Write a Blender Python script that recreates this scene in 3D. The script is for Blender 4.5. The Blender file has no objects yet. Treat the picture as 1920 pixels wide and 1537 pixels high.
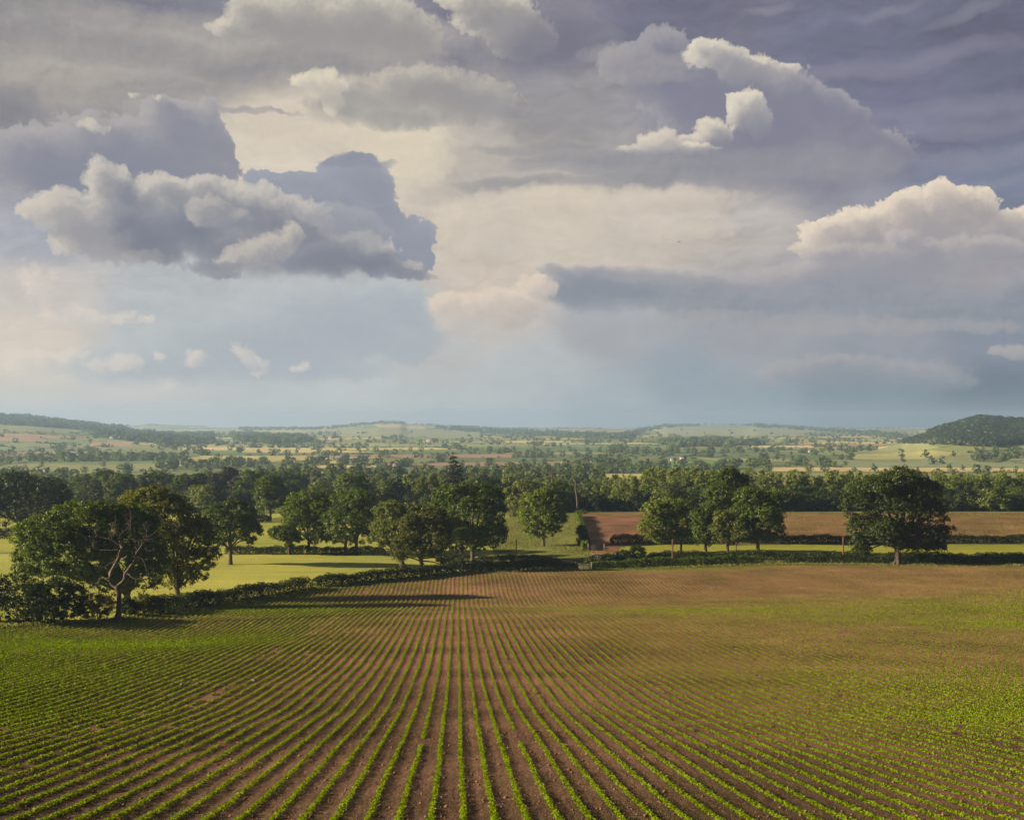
import bpy, math, random
import numpy as np
from mathutils import Vector

scene = bpy.context.scene
COL = scene.collection
rng = np.random.default_rng(7)
random.seed(7)

# ------------------------------------------------------------------ view geometry
F, CX, HY = 2318.0, 960.0, 790.0          # focal length (px of the 1920 px photograph), centre column, horizon row


def sstep(a, b, x):
    t = np.clip((np.asarray(x, float) - a) / (b - a), 0, 1)
    return t * t * (3 - 2 * t)


def table(knots, lo, hi, step, sig):
    """a smoothed lookup of (x, value) knots"""
    k = np.array(knots, float)
    xs = np.arange(lo, hi + step, step)
    v = np.interp(xs, k[:, 0], k[:, 1])
    n = int(3 * sig / step)
    if n > 0:
        g = np.exp(-0.5 * (np.arange(-n, n + 1) * step / sig) ** 2)
        g /= g.sum()
        v = np.convolve(np.pad(v, n, mode='edge'), g, mode='valid')
    return xs, v


# ------------------------------------------------------------------ terrain
PC = table([(-400, 10), (-60, 2), (0, -3.4), (29.5, -9.5), (64, -14.9), (92.5, -18.35), (120, -20.9), (142, -22.7), (155, -24.1), (165, -25.3), (177, -26.85),
            (186, -27.8), (196, -28.5), (205, -28.85), (215, -28.8), (228, -28.6), (236, -28.6), (242, -29.1), (250, -30.3), (262, -30.4), (300, -30.5), (390, -30.8), (460, -32),
            (560, -40), (700, -46), (1000, -49), (1600, -50.5), (15000, -51)], -400, 15000, 1.0, 2.5)
PR = table([(-400, 10), (-60, 2), (0, -3.4), (29.5, -9.5), (64, -14.9), (92.5, -18.5), (112, -20.15), (122, -21.0), (133, -22.2), (146, -23.95), (154, -24.6), (168, -25.6),
            (185, -27.0), (200, -28.0), (215, -28.6), (232, -28.8), (246, -28.95), (253, -29.2), (261, -30.1), (300, -30.0), (312, -29.9), (380, -28.5), (392, -28.6),
            (420, -30.5), (470, -38), (560, -43), (700, -46), (1000, -49), (1600, -50.5), (15000, -51)], -400, 15000, 1.0, 4.0)


def sil(knots, drop=0.0):
    """silhouette (px column, px row) -> (azimuth, tan elevation)"""
    k = np.array(knots, float)
    return np.arctan((k[:, 0] - CX) / F), (HY - k[:, 1] - drop) / F


SIL_C = sil([(-800, 806), (0, 818), (300, 818), (396, 812), (430, 808), (452, 802), (504, 802.5), (590, 802.5), (634, 799), (712, 791.5), (751, 792),
             (764, 795), (895, 801), (965, 807), (1030, 807), (1095, 813), (1127, 815.5), (1168, 815), (1200, 803), (1252, 797), (1304, 796),
             (1395, 797.5), (1420, 795.5), (1498, 800), (1576, 806.5), (1654, 813.5), (1686, 815), (1727, 804), (1770, 801), (1920, 802), (2700, 800)])
SIL_L = sil([(-900, 760), (-300, 770), (0, 780), (58, 782.5), (104, 787.5), (146, 792), (179, 795), (214, 799.5), (292, 808), (333, 813), (400, 824),
             (470, 840), (520, 846), (3000, 846)])
SIL_F = sil([(-800, 815), (150, 812), (200, 806), (240, 799), (262, 796.5), (281, 794), (312, 796), (350, 797), (381, 797.5), (400, 803), (440, 808), (480, 816),
             (1080, 816), (1110, 810.5), (1135, 808), (1175, 811), (1230, 818), (3000, 818)])
SIL_R = sil([(-900, 850), (1420, 850), (1560, 846), (1640, 838), (1691, 832), (1719, 824), (1758, 806), (1797, 796), (1837, 786), (1863, 787),
             (1889, 790.5), (1917, 791), (2100, 790), (2400, 800), (3000, 830)])


def vnoise(x, y, seed=0):
    """cheap smooth value noise, about -1..1"""
    s = seed * 1.7
    return (np.sin(x * 1.00 + 1.3 * np.sin(y * 0.71 + s) + s) + np.sin(y * 1.13 + 1.1 * np.sin(x * 0.83 - s) + 2 * s)
            + 0.6 * np.sin(x * 2.17 - y * 1.61 + 3 * s) + 0.5 * np.sin(x * 1.9 + y * 2.7 + s)) / 3.1


def T(X, Y):
    X = np.asarray(X, float)
    Y = np.asarray(Y, float)
    near = sstep(238, 272, Y)
    a = 5 + (-15 - 5) * near
    b = 90 + (25 - 90) * near
    t = np.clip((X - a) / (b - a), 0, 1)
    w = t * t * (3 - 2 * t)
    z = np.interp(Y, *PC) * (1 - w) + np.interp(Y, *PR) * w
    z = z - 1.0 * np.exp(-((X + 14) / 24) ** 2 - ((Y - 262) / 20) ** 2)
    z = z - 1.7 * np.exp(-((X + 40) / 21) ** 2 - ((Y - 139) / 23) ** 2)
    r = np.hypot(X, Y)
    z = z + sstep(500, 1500, r) * 1.6 * vnoise(X / 160, Y / 190, 3)
    az = np.arctan2(X, np.maximum(Y, 1e-3))
    front = sstep(-50, 200, Y)
    out = z
    for (sa, se), r0, R, r1, pw, end in ((SIL_C, 2900., 7800., 10200., .92, -60.), (SIL_L, 2200., 5000., 6800., .95, -55.), (SIL_F, 7000., 9800., 12500., 1.0, -80.),
                                         (SIL_R, 1250., 2500., 3800., 1.7, -50.)):
        top = np.interp(az, sa, se) * R
        tt = np.clip((r - r0) / (R - r0), 0, 1) ** pw
        up = -51 + (top + 51) * tt
        up = up + 5.0 * vnoise(X / 330, Y / 400, 5) * np.sin(np.pi * np.clip((r - r0) / (R - r0), 0, 1))
        dn = top + (end - top) * sstep(R, r1, r)
        h = np.where(r < R, up, dn)
        out = np.where((r > r0), np.maximum(out, h * front + out * (1 - front)), out)
    return out


_tY = np.concatenate([np.arange(8, 480, 0.25), 480 * 1.0012 ** np.arange(0, 2700)])


def gp(px, py):
    """world point where the sight line of photo pixel (px, py) meets the ground"""
    X = (px - CX) / F * _tY
    zr = (HY - py) / F * _tY
    hit = np.nonzero(zr < T(X, _tY))[0]
    i = hit[0] if len(hit) else len(_tY) - 1
    return np.array([X[i], _tY[i], float(T(X[i], _tY[i]))])


def gpv(px, py, chunk=300):
    out = np.zeros((len(px), 3))
    for s in range(0, len(px), chunk):
        x = np.asarray(px[s:s + chunk], float)[:, None]
        y = np.asarray(py[s:s + chunk], float)[:, None]
        Yc = _tY[None, 600::3]
        X = (x - CX) / F * Yc
        m = (HY - y) / F * Yc < T(X, Yc)
        i = np.where(m.any(1), m.argmax(1), m.shape[1] - 1)
        Y = Yc[0, i]
        out[s:s + chunk, 0] = (x[:, 0] - CX) / F * Y
        out[s:s + chunk, 1] = Y
        out[s:s + chunk, 2] = T(out[s:s + chunk, 0], Y)
    return out


def at(px, Y):
    X = (px - CX) / F * Y
    return np.array([X, Y, float(T(X, Y))])


# ------------------------------------------------------------------ object helpers
def tag(o, label=None, cat=None, group=None, kind=None):
    if label: o['label'] = label
    if cat: o['category'] = cat
    if group: o['group'] = group
    if kind: o['kind'] = kind
    return o


def mesh_data(name, v, quads=None, tris=None, smooth=False):
    me = bpy.data.meshes.new(name)
    v = np.ascontiguousarray(v, np.float32)
    me.vertices.add(len(v))
    me.vertices.foreach_set('co', v.ravel())
    parts, starts, tot, n = [], [], [], 0
    for f, k in ((quads, 4), (tris, 3)):
        if f is None or len(f) == 0: continue
        f = np.ascontiguousarray(f, np.int32)
        parts.append(f.ravel())
        starts.append(np.arange(len(f), dtype=np.int32) * k + n)
        n += f.size
    idx = np.concatenate(parts)
    st = np.concatenate(starts)
    me.loops.add(len(idx))
    me.loops.foreach_set('vertex_index', idx)
    me.polygons.add(len(st))
    me.polygons.foreach_set('loop_start', st)
    if smooth:
        me.polygons.foreach_set('use_smooth', np.ones(len(st), bool))
    me.update(calc_edges=True)
    return me


def add_mesh(name, v, quads=None, tris=None, mat=None, parent=None, smooth=False):
    me = mesh_data(name, v, quads, tris, smooth)
    o = bpy.data.objects.new(name, me)
    if mat is not None: me.materials.append(mat)
    COL.objects.link(o)
    if parent is not None: o.parent = parent
    return o


def empty(name, loc, rz=0.0):
    o = bpy.data.objects.new(name, None)
    o.empty_display_size = 0.5
    o.location = [float(c) for c in loc]
    o.rotation_euler = (0, 0, rz)
    COL.objects.link(o)
    return o


def dup(root, loc, rz=0.0, sc=(1, 1, 1)):
    r = root.copy()
    COL.objects.link(r)
    r.location = [float(c) for c in loc]
    r.rotation_euler = (0, 0, rz)
    r.scale = sc
    for ch in root.children:
        c = ch.copy()
        COL.objects.link(c)
        c.parent = r
    return r


class MB:
    """collects pieces into one mesh"""
    def __init__(s):
        s.v, s.q, s.t, s.n = [], [], [], 0

    def add(s, v, quads=None, tris=None):
        v = np.asarray(v, float).reshape(-1, 3)
        if quads is not None and len(quads): s.q.append(np.asarray(quads) + s.n)
        if tris is not None and len(tris): s.t.append(np.asarray(tris) + s.n)
        s.v.append(v)
        s.n += len(v)

    def tube(s, pts, rad, k=6):
        pts = np.asarray(pts, float)
        rad = np.asarray(rad, float)
        n = len(pts)
        d = np.gradient(pts, axis=0)
        d /= np.linalg.norm(d, axis=1)[:, None] + 1e-9
        ref = np.array([1.0, 0.13, 0.07]) if abs(d[0][2]) > 0.7 else np.array([0.05, 0.1, 1.0])
        a = np.cross(d, ref)
        a /= np.linalg.norm(a, axis=1)[:, None] + 1e-9
        b = np.cross(d, a)
        th = np.arange(k) * 2 * math.pi / k
        ring = pts[:, None, :] + rad[:, None, None] * (np.cos(th)[None, :, None] * a[:, None, :] + np.sin(th)[None, :, None] * b[:, None, :])
        i = np.arange(n - 1)[:, None] * k
        j = np.arange(k)[None, :]
        j2 = (j + 1) % k
        q = np.stack([i + j, i + j2, i + k + j2, i + k + j], -1).reshape(-1, 4)
        tip = ring[-1].mean(0)
        v = np.vstack([ring.reshape(-1, 3), tip + d[-1] * rad[-1] * 0.4])
        tr = np.stack([(n - 1) * k + np.arange(k), (n - 1) * k + (np.arange(k) + 1) % k, np.full(k, n * k)], -1)
        s.add(v, q, tr)

    def box(s, lo, hi):
        (x0, y0, z0), (x1, y1, z1) = lo, hi
        v = [(x0, y0, z0), (x1, y0, z0), (x1, y1, z0), (x0, y1, z0), (x0, y0, z1), (x1, y0, z1), (x1, y1, z1), (x0, y1, z1)]
        s.add(v, [(0, 3, 2, 1), (4, 5, 6, 7), (0, 1, 5, 4), (1, 2, 6, 5), (2, 3, 7, 6), (3, 0, 4, 7)])

    def build(s, name, mat, parent=None, smooth=False):
        return add_mesh(name, np.vstack(s.v), np.vstack(s.q) if s.q else None, np.vstack(s.t) if s.t else None, mat, parent, smooth)


def smooth_line(pts, n):
    """resample a polyline with a Catmull-Rom curve"""
    p = np.asarray(pts, float)
    if len(p) == 2:
        return p[0] + (p[1] - p[0]) * np.linspace(0, 1, n)[:, None]
    P = np.vstack([2 * p[0] - p[1], p, 2 * p[-1] - p[-2]])
    u = np.linspace(0, len(p) - 1 - 1e-6, n)
    i = u.astype(int)
    t = (u - i)[:, None]
    a, b, c, d = P[i], P[i + 1], P[i + 2], P[i + 3]
    return 0.5 * (2 * b + (c - a) * t + (2 * a - 5 * b + 4 * c - d) * t ** 2 + (3 * b - a - 3 * c + d) * t ** 3)


def cards(c, nrm, size, g, asp=0.62):
    """one leaf-shaped quad per centre"""
    c = np.asarray(c, float)
    n = len(c)
    nrm = nrm / (np.linalg.norm(nrm, axis=1)[:, None] + 1e-9)
    a = np.cross(nrm, g.normal(size=(n, 3)))
    a /= np.linalg.norm(a, axis=1)[:, None] + 1e-9
    b = np.cross(nrm, a)
    s = np.broadcast_to(np.asarray(size, float), (n,))[:, None] * 0.5
    lift = nrm * s * 0.25
    v = np.stack([c - a * s, c - b * s * asp + lift, c + a * s, c + b * s * asp + lift], 1).reshape(-1, 3)
    q = np.arange(n * 4).reshape(-1, 4)
    return v, q


# ------------------------------------------------------------------ materials
def new_mat(name):
    m = bpy.data.materials.new(name)
    m.use_nodes = True
    nt = m.node_tree
    nt.nodes.clear()
    return m, nt


def N(nt, typ, ins=None, **kw):
    nd = nt.nodes.new(typ)
    for k, v in kw.items(): setattr(nd, k, v)
    for k, v in (ins or {}).items():
        s = nd.inputs[k]
        if isinstance(v, bpy.types.NodeSocket): nt.links.new(v, s)
        else: s.default_value = v
    return nd


def ramp(nt, fac, stops):
    nd = nt.nodes.new('ShaderNodeValToRGB')
    nt.links.new(fac, nd.inputs['Fac'])
    el = nd.color_ramp.elements
    while len(el) < len(stops): el.new(0.5)
    for e, (p, c) in zip(el, stops):
        e.position = p
        e.color = (*c, 1)
    return nd.outputs['Color']


def leaf_mat(name, c0, c1, c2, trans=0.35, nscale=0.55, gloss=0.02):
    """foliage: colour varies from clump to clump and from tree to tree"""
    m, nt = new_mat(name)
    tc = N(nt, 'ShaderNodeTexCoord')
    oi = N(nt, 'ShaderNodeObjectInfo')
    no = N(nt, 'ShaderNodeTexNoise', {'Vector': tc.outputs['Object'], 'Scale': nscale, 'Detail': 4.0, 'Roughness': 0.7})
    geo = N(nt, 'ShaderNodeNewGeometry')
    add = N(nt, 'ShaderNodeMath', {0: no.outputs['Fac'], 1: 1.5}, operation='MULTIPLY')
    add2 = N(nt, 'ShaderNodeMath', {0: add.outputs[0], 1: oi.outputs['Random']}, operation='ADD')
    add3 = N(nt, 'ShaderNodeMath', {0: geo.outputs['Random Per Island'], 1: 0.6, 2: add2.outputs[0]}, operation='MULTIPLY_ADD')
    mr = N(nt, 'ShaderNodeMapRange', {'Value': add3.outputs[0], 'From Min': 0.55, 'From Max': 2.55})
    col = ramp(nt, mr.outputs[0], [(0, c0), (0.5, c1), (1, c2)])
    d = N(nt, 'ShaderNodeBsdfDiffuse', {'Color': col})
    hs = N(nt, 'ShaderNodeHueSaturation', {'Color': col, 'Value': 1.25, 'Saturation': 1.1, 'Hue': 0.49})
    t = N(nt, 'ShaderNodeBsdfTranslucent', {'Color': hs.outputs[0]})
    mx = N(nt, 'ShaderNodeMixShader', {0: trans, 1: d.outputs[0], 2: t.outputs[0]})
    g = N(nt, 'ShaderNodeBsdfGlossy', {'Color': (0.9, 0.95, 0.85, 1), 'Roughness': 0.5})
    mx2 = N(nt, 'ShaderNodeMixShader', {0: gloss, 1: mx.outputs[0], 2: g.outputs[0]})
    out = N(nt, 'ShaderNodeOutputMaterial', {'Surface': mx2.outputs[0]})
    return m


def plain_mat(name, c0, c1, scale=3.0, rough=0.85, bump=0.0, coord='Object', detail=5.0):
    m, nt = new_mat(name)
    tc = N(nt, 'ShaderNodeTexCoord')
    no = N(nt, 'ShaderNodeTexNoise', {'Vector': tc.outputs[coord], 'Scale': scale, 'Detail': detail, 'Roughness': 0.65})
    col = ramp(nt, no.outputs['Fac'], [(0.3, c0), (0.7, c1)])
    p = N(nt, 'ShaderNodeBsdfPrincipled', {'Base Color': col, 'Roughness': rough})
    p.inputs['Specular IOR Level'].default_value = 0.2
    if bump:
        b = N(nt, 'ShaderNodeBump', {'Strength': 1.0, 'Distance': bump, 'Height': no.outputs['Fac']})
        nt.links.new(b.outputs[0], p.inputs['Normal'])
    N(nt, 'ShaderNodeOutputMaterial', {'Surface': p.outputs[0]})
    return m


M = {}
M['oak'] = leaf_mat('oak_leaves', (0.032, 0.058, 0.005), (0.071, 0.117, 0.009), (0.130, 0.181, 0.015))
M['oakbright'] = leaf_mat('bright_oak_leaves', (0.043, 0.073, 0.005), (0.097, 0.149, 0.012), (0.173, 0.221, 0.019))
M['hillwood'] = leaf_mat('hill_wood_leaves', (0.020, 0.034, 0.010), (0.038, 0.058, 0.016), (0.062, 0.082, 0.024), nscale=0.05)
M['olive'] = leaf_mat('olive_oak_leaves', (0.052, 0.062, 0.008), (0.105, 0.118, 0.016), (0.165, 0.172, 0.030))
M['oakyellow'] = leaf_mat('yellow_oak_leaves', (0.088, 0.105, 0.008), (0.165, 0.182, 0.013), (0.253, 0.248, 0.024))
M['oakdark'] = leaf_mat('dark_oak_leaves', (0.015, 0.028, 0.003), (0.032, 0.054, 0.006), (0.066, 0.092, 0.010))
M['ash'] = leaf_mat('pale_ash_leaves', (0.065, 0.09, 0.014), (0.11, 0.142, 0.022), (0.165, 0.195, 0.034))
M['wood'] = leaf_mat('woodland_leaves', (0.041, 0.073, 0.010), (0.090, 0.137, 0.016), (0.171, 0.217, 0.029), nscale=0.3)
M['poplar'] = leaf_mat('poplar_leaves', (0.100, 0.140, 0.018), (0.165, 0.210, 0.028), (0.235, 0.270, 0.044), nscale=0.3)
M['conifer'] = leaf_mat('conifer_needles', (0.022, 0.031, 0.017), (0.038, 0.050, 0.024), (0.062, 0.072, 0.034), trans=0.15)
M['pine'] = leaf_mat('brownish_pine_needles', (0.030, 0.026, 0.018), (0.048, 0.044, 0.026), (0.070, 0.062, 0.036), trans=0.15)
M['far'] = leaf_mat('far_tree_leaves', (0.045, 0.074, 0.018), (0.084, 0.123, 0.029), (0.140, 0.179, 0.045), nscale=0.05)
M['hedge'] = leaf_mat('hedge_leaves', (0.018, 0.032, 0.005), (0.036, 0.056, 0.008), (0.072, 0.094, 0.014), nscale=0.7)
M['russet'] = leaf_mat('russet_leaves', (0.080, 0.060, 0.020), (0.140, 0.105, 0.034), (0.200, 0.150, 0.050))
M['seedling'] = leaf_mat('seedling_leaves', (0.12, 0.19, 0.008), (0.165, 0.25, 0.01), (0.22, 0.3, 0.016), trans=0.3, nscale=0.25, gloss=0.0)
M['weed'] = leaf_mat('weed_leaves', (0.070, 0.095, 0.025), (0.110, 0.130, 0.040), (0.190, 0.180, 0.085), trans=0.2, gloss=0.0)
M['grass'] = leaf_mat('grass_blades', (0.090, 0.115, 0.020), (0.140, 0.160, 0.030), (0.230, 0.215, 0.065), trans=0.3)
M['bark'] = plain_mat('bark', (0.050, 0.038, 0.028), (0.130, 0.100, 0.075), 4.0, bump=0.05)
M['deadwood'] = plain_mat('dead_wood', (0.042, 0.033, 0.028), (0.175, 0.142, 0.122), 5.0, bump=0.05)
M['palewood'] = plain_mat('pale_dead_wood', (0.16, 0.125, 0.1), (0.3, 0.245, 0.2), 2.0, bump=0.03)
M['pole'] = plain_mat('pole_wood', (0.09, 0.05, 0.034), (0.15, 0.085, 0.058), 3.0, bump=0.01)
M['gate'] = plain_mat('gate_metal', (0.08, 0.075, 0.068), (0.14, 0.13, 0.118), 3.0, rough=0.5)
M['stonebrick'] = plain_mat('red_brick', (0.180, 0.084, 0.054), (0.228, 0.114, 0.072), 1.5)
M['render'] = plain_mat('white_render', (0.38, 0.365, 0.34), (0.48, 0.465, 0.44), 0.6)
M['tile'] = plain_mat('roof_tiles', (0.096, 0.051, 0.036), (0.144, 0.078, 0.054), 2.0)
M['slate'] = plain_mat('slate_roof', (0.120, 0.120, 0.125), (0.190, 0.185, 0.185), 2.0)
M['glass'] = plain_mat('window_glass', (0.020, 0.025, 0.030), (0.040, 0.045, 0.050), 1.0, rough=0.15)
M['feather'] = plain_mat('grey_feathers', (0.180, 0.190, 0.210), (0.330, 0.330, 0.350), 12.0)
M['darkfeather'] = plain_mat('dark_feathers', (0.030, 0.030, 0.035), (0.060, 0.060, 0.065), 12.0)

# ------------------------------------------------------------------ ground
def inpoly(x, y, poly):
    p = np.asarray(poly, float)
    c = np.zeros(np.shape(x), bool)
    j = len(p) - 1
    for i in range(len(p)):
        xi, yi, xj, yj = p[i, 0], p[i, 1], p[j, 0], p[j, 1]
        if yi != yj:
            c ^= ((yi > y) != (yj > y)) & (x < (xj - xi) * (y - yi) / (yj - yi) + xi)
        j = i
    return c


FEDGE = [gp(*q)[:2] for q in ((-60, 1186), (0, 1180), (110, 1172), (225, 1166), (300, 1155), (420, 1136), (500, 1122), (590, 1107), (700, 1094), (790, 1086))] + \
        [np.array(q) for q in ((-9, 234), (12, 242), (30, 249), (58, 253), (100, 249), (175, 246))]
FIELD = np.array([(-110, -20), (-74, 78)] + [tuple(q) for q in FEDGE] + [(175, -20)], float)


def edge_out(d):
    """the field edge shifted outwards by d metres"""
    p = np.array(FEDGE[:12])
    t = np.gradient(p, axis=0)
    t /= np.linalg.norm(t, axis=1)[:, None]
    return p + np.stack([-t[:, 1], t[:, 0]], 1) * d


BARLEY_A = [(-260, 120), (-110, 90)] + [tuple(q) for q in edge_out(3.2)[:-1]] + [(8, 246), (8, 252), (2, 264), (0, 281), (-30, 283), (-70, 283), (-200, 288), (-260, 300)]
BARLEY_B = [(-260, 304), (-200, 291), (-70, 286), (-30, 286), (-4, 285), (-6, 320), (-8, 352), (-60, 375), (-260, 372)]
BARLEY_C = [(-260, 378), (-78, 383), (-73, 420), (-260, 428)]
STRIP = [(17, 267), (26, 272), (60, 268), (190, 266), (190, 301), (30, 301), (27, 296)]
PLOUGH = [(21.2, 384), (19.4, 300), (18.6, 284), (24.5, 283), (26.5, 304.5), (60, 305), (200, 305), (210, 388), (60, 386)]
LANE = [(6.5, 247.5), (13, 247), (17, 257), (60, 259.6), (200, 259.6), (200, 263), (60, 263), (14, 261)]
TRACK = [(17.8, 283), (17.0, 276), (13.6, 262), (15.0, 262), (18.6, 275), (21.5, 283)]

PAL = np.array([(0.110, 0.155, 0.045), (0.160, 0.200, 0.060), (0.200, 0.230, 0.075), (0.150, 0.200, 0.085), (0.420, 0.370, 0.130), (0.520, 0.430, 0.200),
                (0.300, 0.210, 0.130), (0.230, 0.245, 0.105), (0.320, 0.305, 0.125), (0.190, 0.220, 0.100)])
PALP = np.array([.15, .17, .15, .12, .11, .06, .03, .10, .06, .05])


def parcels(X, Y):
    """patchwork of fields: (parcel hash 0..1, distance to the hedge line in metres)"""
    ca, sa = math.cos(0.24), math.sin(0.24)
    r = np.hypot(X, Y)
    wx = X + 22 * vnoise(X / 210, Y / 230, 1)
    wy = Y + 22 * vnoise(X / 190, Y / 250, 2)
    u = (ca * wx + sa * wy) / 230.0
    v = (-sa * wx + ca * wy) / 185.0
    iu, iv = np.floor(u), np.floor(v)
    d1 = np.full(np.shape(X), 1e9)
    d2 = np.full(np.shape(X), 1e9)
    hid = np.zeros(np.shape(X))
    for du in (-1, 0, 1):
        for dv in (-1, 0, 1):
            a, b = iu + du, iv + dv
            h1 = np.modf(np.abs(np.sin(a * 127.1 + b * 311.7) * 43758.5453))[0]
            h2 = np.modf(np.abs(np.sin(a * 269.5 + b * 183.3) * 24634.6345))[0]
            h3 = np.modf(np.abs(np.sin(a * 419.2 + b * 371.9) * 35412.151))[0]
            d = np.hypot(u - (a + 0.12 + 0.76 * h1), v - (b + 0.12 + 0.76 * h2))
            m = d < d1
            d2 = np.where(m, d1, np.minimum(d2, d))
            hid = np.where(m, h3, hid)
            d1 = np.where(m, d, d1)
    return hid, (d2 - d1) * 100.0


def parcel_colour(hid):
    c = np.cumsum(PALP / PALP.sum())
    i = np.clip(np.searchsorted(c, hid), 0, len(PAL) - 1)
    j = np.modf(hid * 977.0)[0][..., None]
    return PAL[i] * (0.88 + 0.24 * j)


def field_mat(name, tint_attr=None, c0=None, c1=None, scale=0.25, fine=3.0, bump=0.0):
    m, nt = new_mat(name)
    geo = N(nt, 'ShaderNodeNewGeometry')
    pos = geo.outputs['Position']
    n1 = N(nt, 'ShaderNodeTexNoise', {'Vector': pos, 'Scale': scale, 'Detail': 6.0, 'Roughness': 0.6})
    n2 = N(nt, 'ShaderNodeTexNoise', {'Vector': pos, 'Scale': fine, 'Detail': 4.0, 'Roughness': 0.7})
    f = N(nt, 'ShaderNodeMath', {0: n1.outputs['Fac'], 1: n2.outputs['Fac']}, operation='ADD')
    if tint_attr:
        at_ = N(nt, 'ShaderNodeAttribute', attribute_name=tint_attr)
        mr = N(nt, 'ShaderNodeMapRange', {'Value': f.outputs[0], 'From Min': 0.6, 'From Max': 1.4, 'To Min': 0.62, 'To Max': 1.38})
        col = N(nt, 'ShaderNodeVectorMath', {0: at_.outputs['Color'], 1: (1, 1, 1)}, operation='MULTIPLY')
        sc = N(nt, 'ShaderNodeVectorMath', {0: col.outputs[0]}, operation='SCALE')
        nt.links.new(mr.outputs[0], sc.inputs['Scale'])
        col = sc.outputs[0]
    else:
        mr = N(nt, 'ShaderNodeMapRange', {'Value': f.outputs[0], 'From Min': 0.7, 'From Max': 1.3})
        col = ramp(nt, mr.outputs[0], [(0, c0), (1, c1)])
    p = N(nt, 'ShaderNodeBsdfPrincipled', {'Base Color': col, 'Roughness': 0.95})
    p.inputs['Specular IOR Level'].default_value = 0.08
    if bump:
        b = N(nt, 'ShaderNodeBump', {'Strength': 1.0, 'Distance': bump, 'Height': n2.outputs['Fac']})
        nt.links.new(b.outputs[0], p.inputs['Normal'])
    N(nt, 'ShaderNodeOutputMaterial', {'Surface': p.outputs[0]})
    return m


def barley_mat(name, c0, c1):
    """ripening corn: faint drill rows and paired tramlines along the field, patches of tone"""
    m, nt = new_mat(name)
    geo = N(nt, 'ShaderNodeNewGeometry')
    mp = N(nt, 'ShaderNodeMapping', {'Vector': geo.outputs['Position'], 'Rotation': (0, 0, 0.05), 'Scale': (0.05, 0.6, 0.4)})
    n1 = N(nt, 'ShaderNodeTexNoise', {'Vector': mp.outputs[0], 'Scale': 1.0, 'Detail': 6.0, 'Roughness': 0.62})
    n2 = N(nt, 'ShaderNodeTexNoise', {'Vector': geo.outputs['Position'], 'Scale': 2.5, 'Detail': 4.0, 'Roughness': 0.7})
    n3 = N(nt, 'ShaderNodeTexNoise', {'Vector': geo.outputs['Position'], 'Scale': 0.03, 'Detail': 3.0})
    a = N(nt, 'ShaderNodeMath', {0: n1.outputs['Fac'], 1: n3.outputs['Fac']}, operation='ADD')
    b = N(nt, 'ShaderNodeMath', {0: n2.outputs['Fac'], 1: 0.5, 2: a.outputs[0]}, operation='MULTIPLY_ADD')
    mr = N(nt, 'ShaderNodeMapRange', {'Value': b.outputs[0], 'From Min': 0.9, 'From Max': 1.6})
    col = ramp(nt, mr.outputs[0], [(0, c0), (1, c1)])
    d = N(nt, 'ShaderNodeBsdfDiffuse', {'Color': col})
    bp = N(nt, 'ShaderNodeBump', {'Strength': 1.0, 'Distance': 0.25, 'Height': n2.outputs['Fac']})
    nt.links.new(bp.outputs[0], d.inputs['Normal'])
    N(nt, 'ShaderNodeOutputMaterial', {'Surface': d.outputs[0]})
    return m


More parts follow.
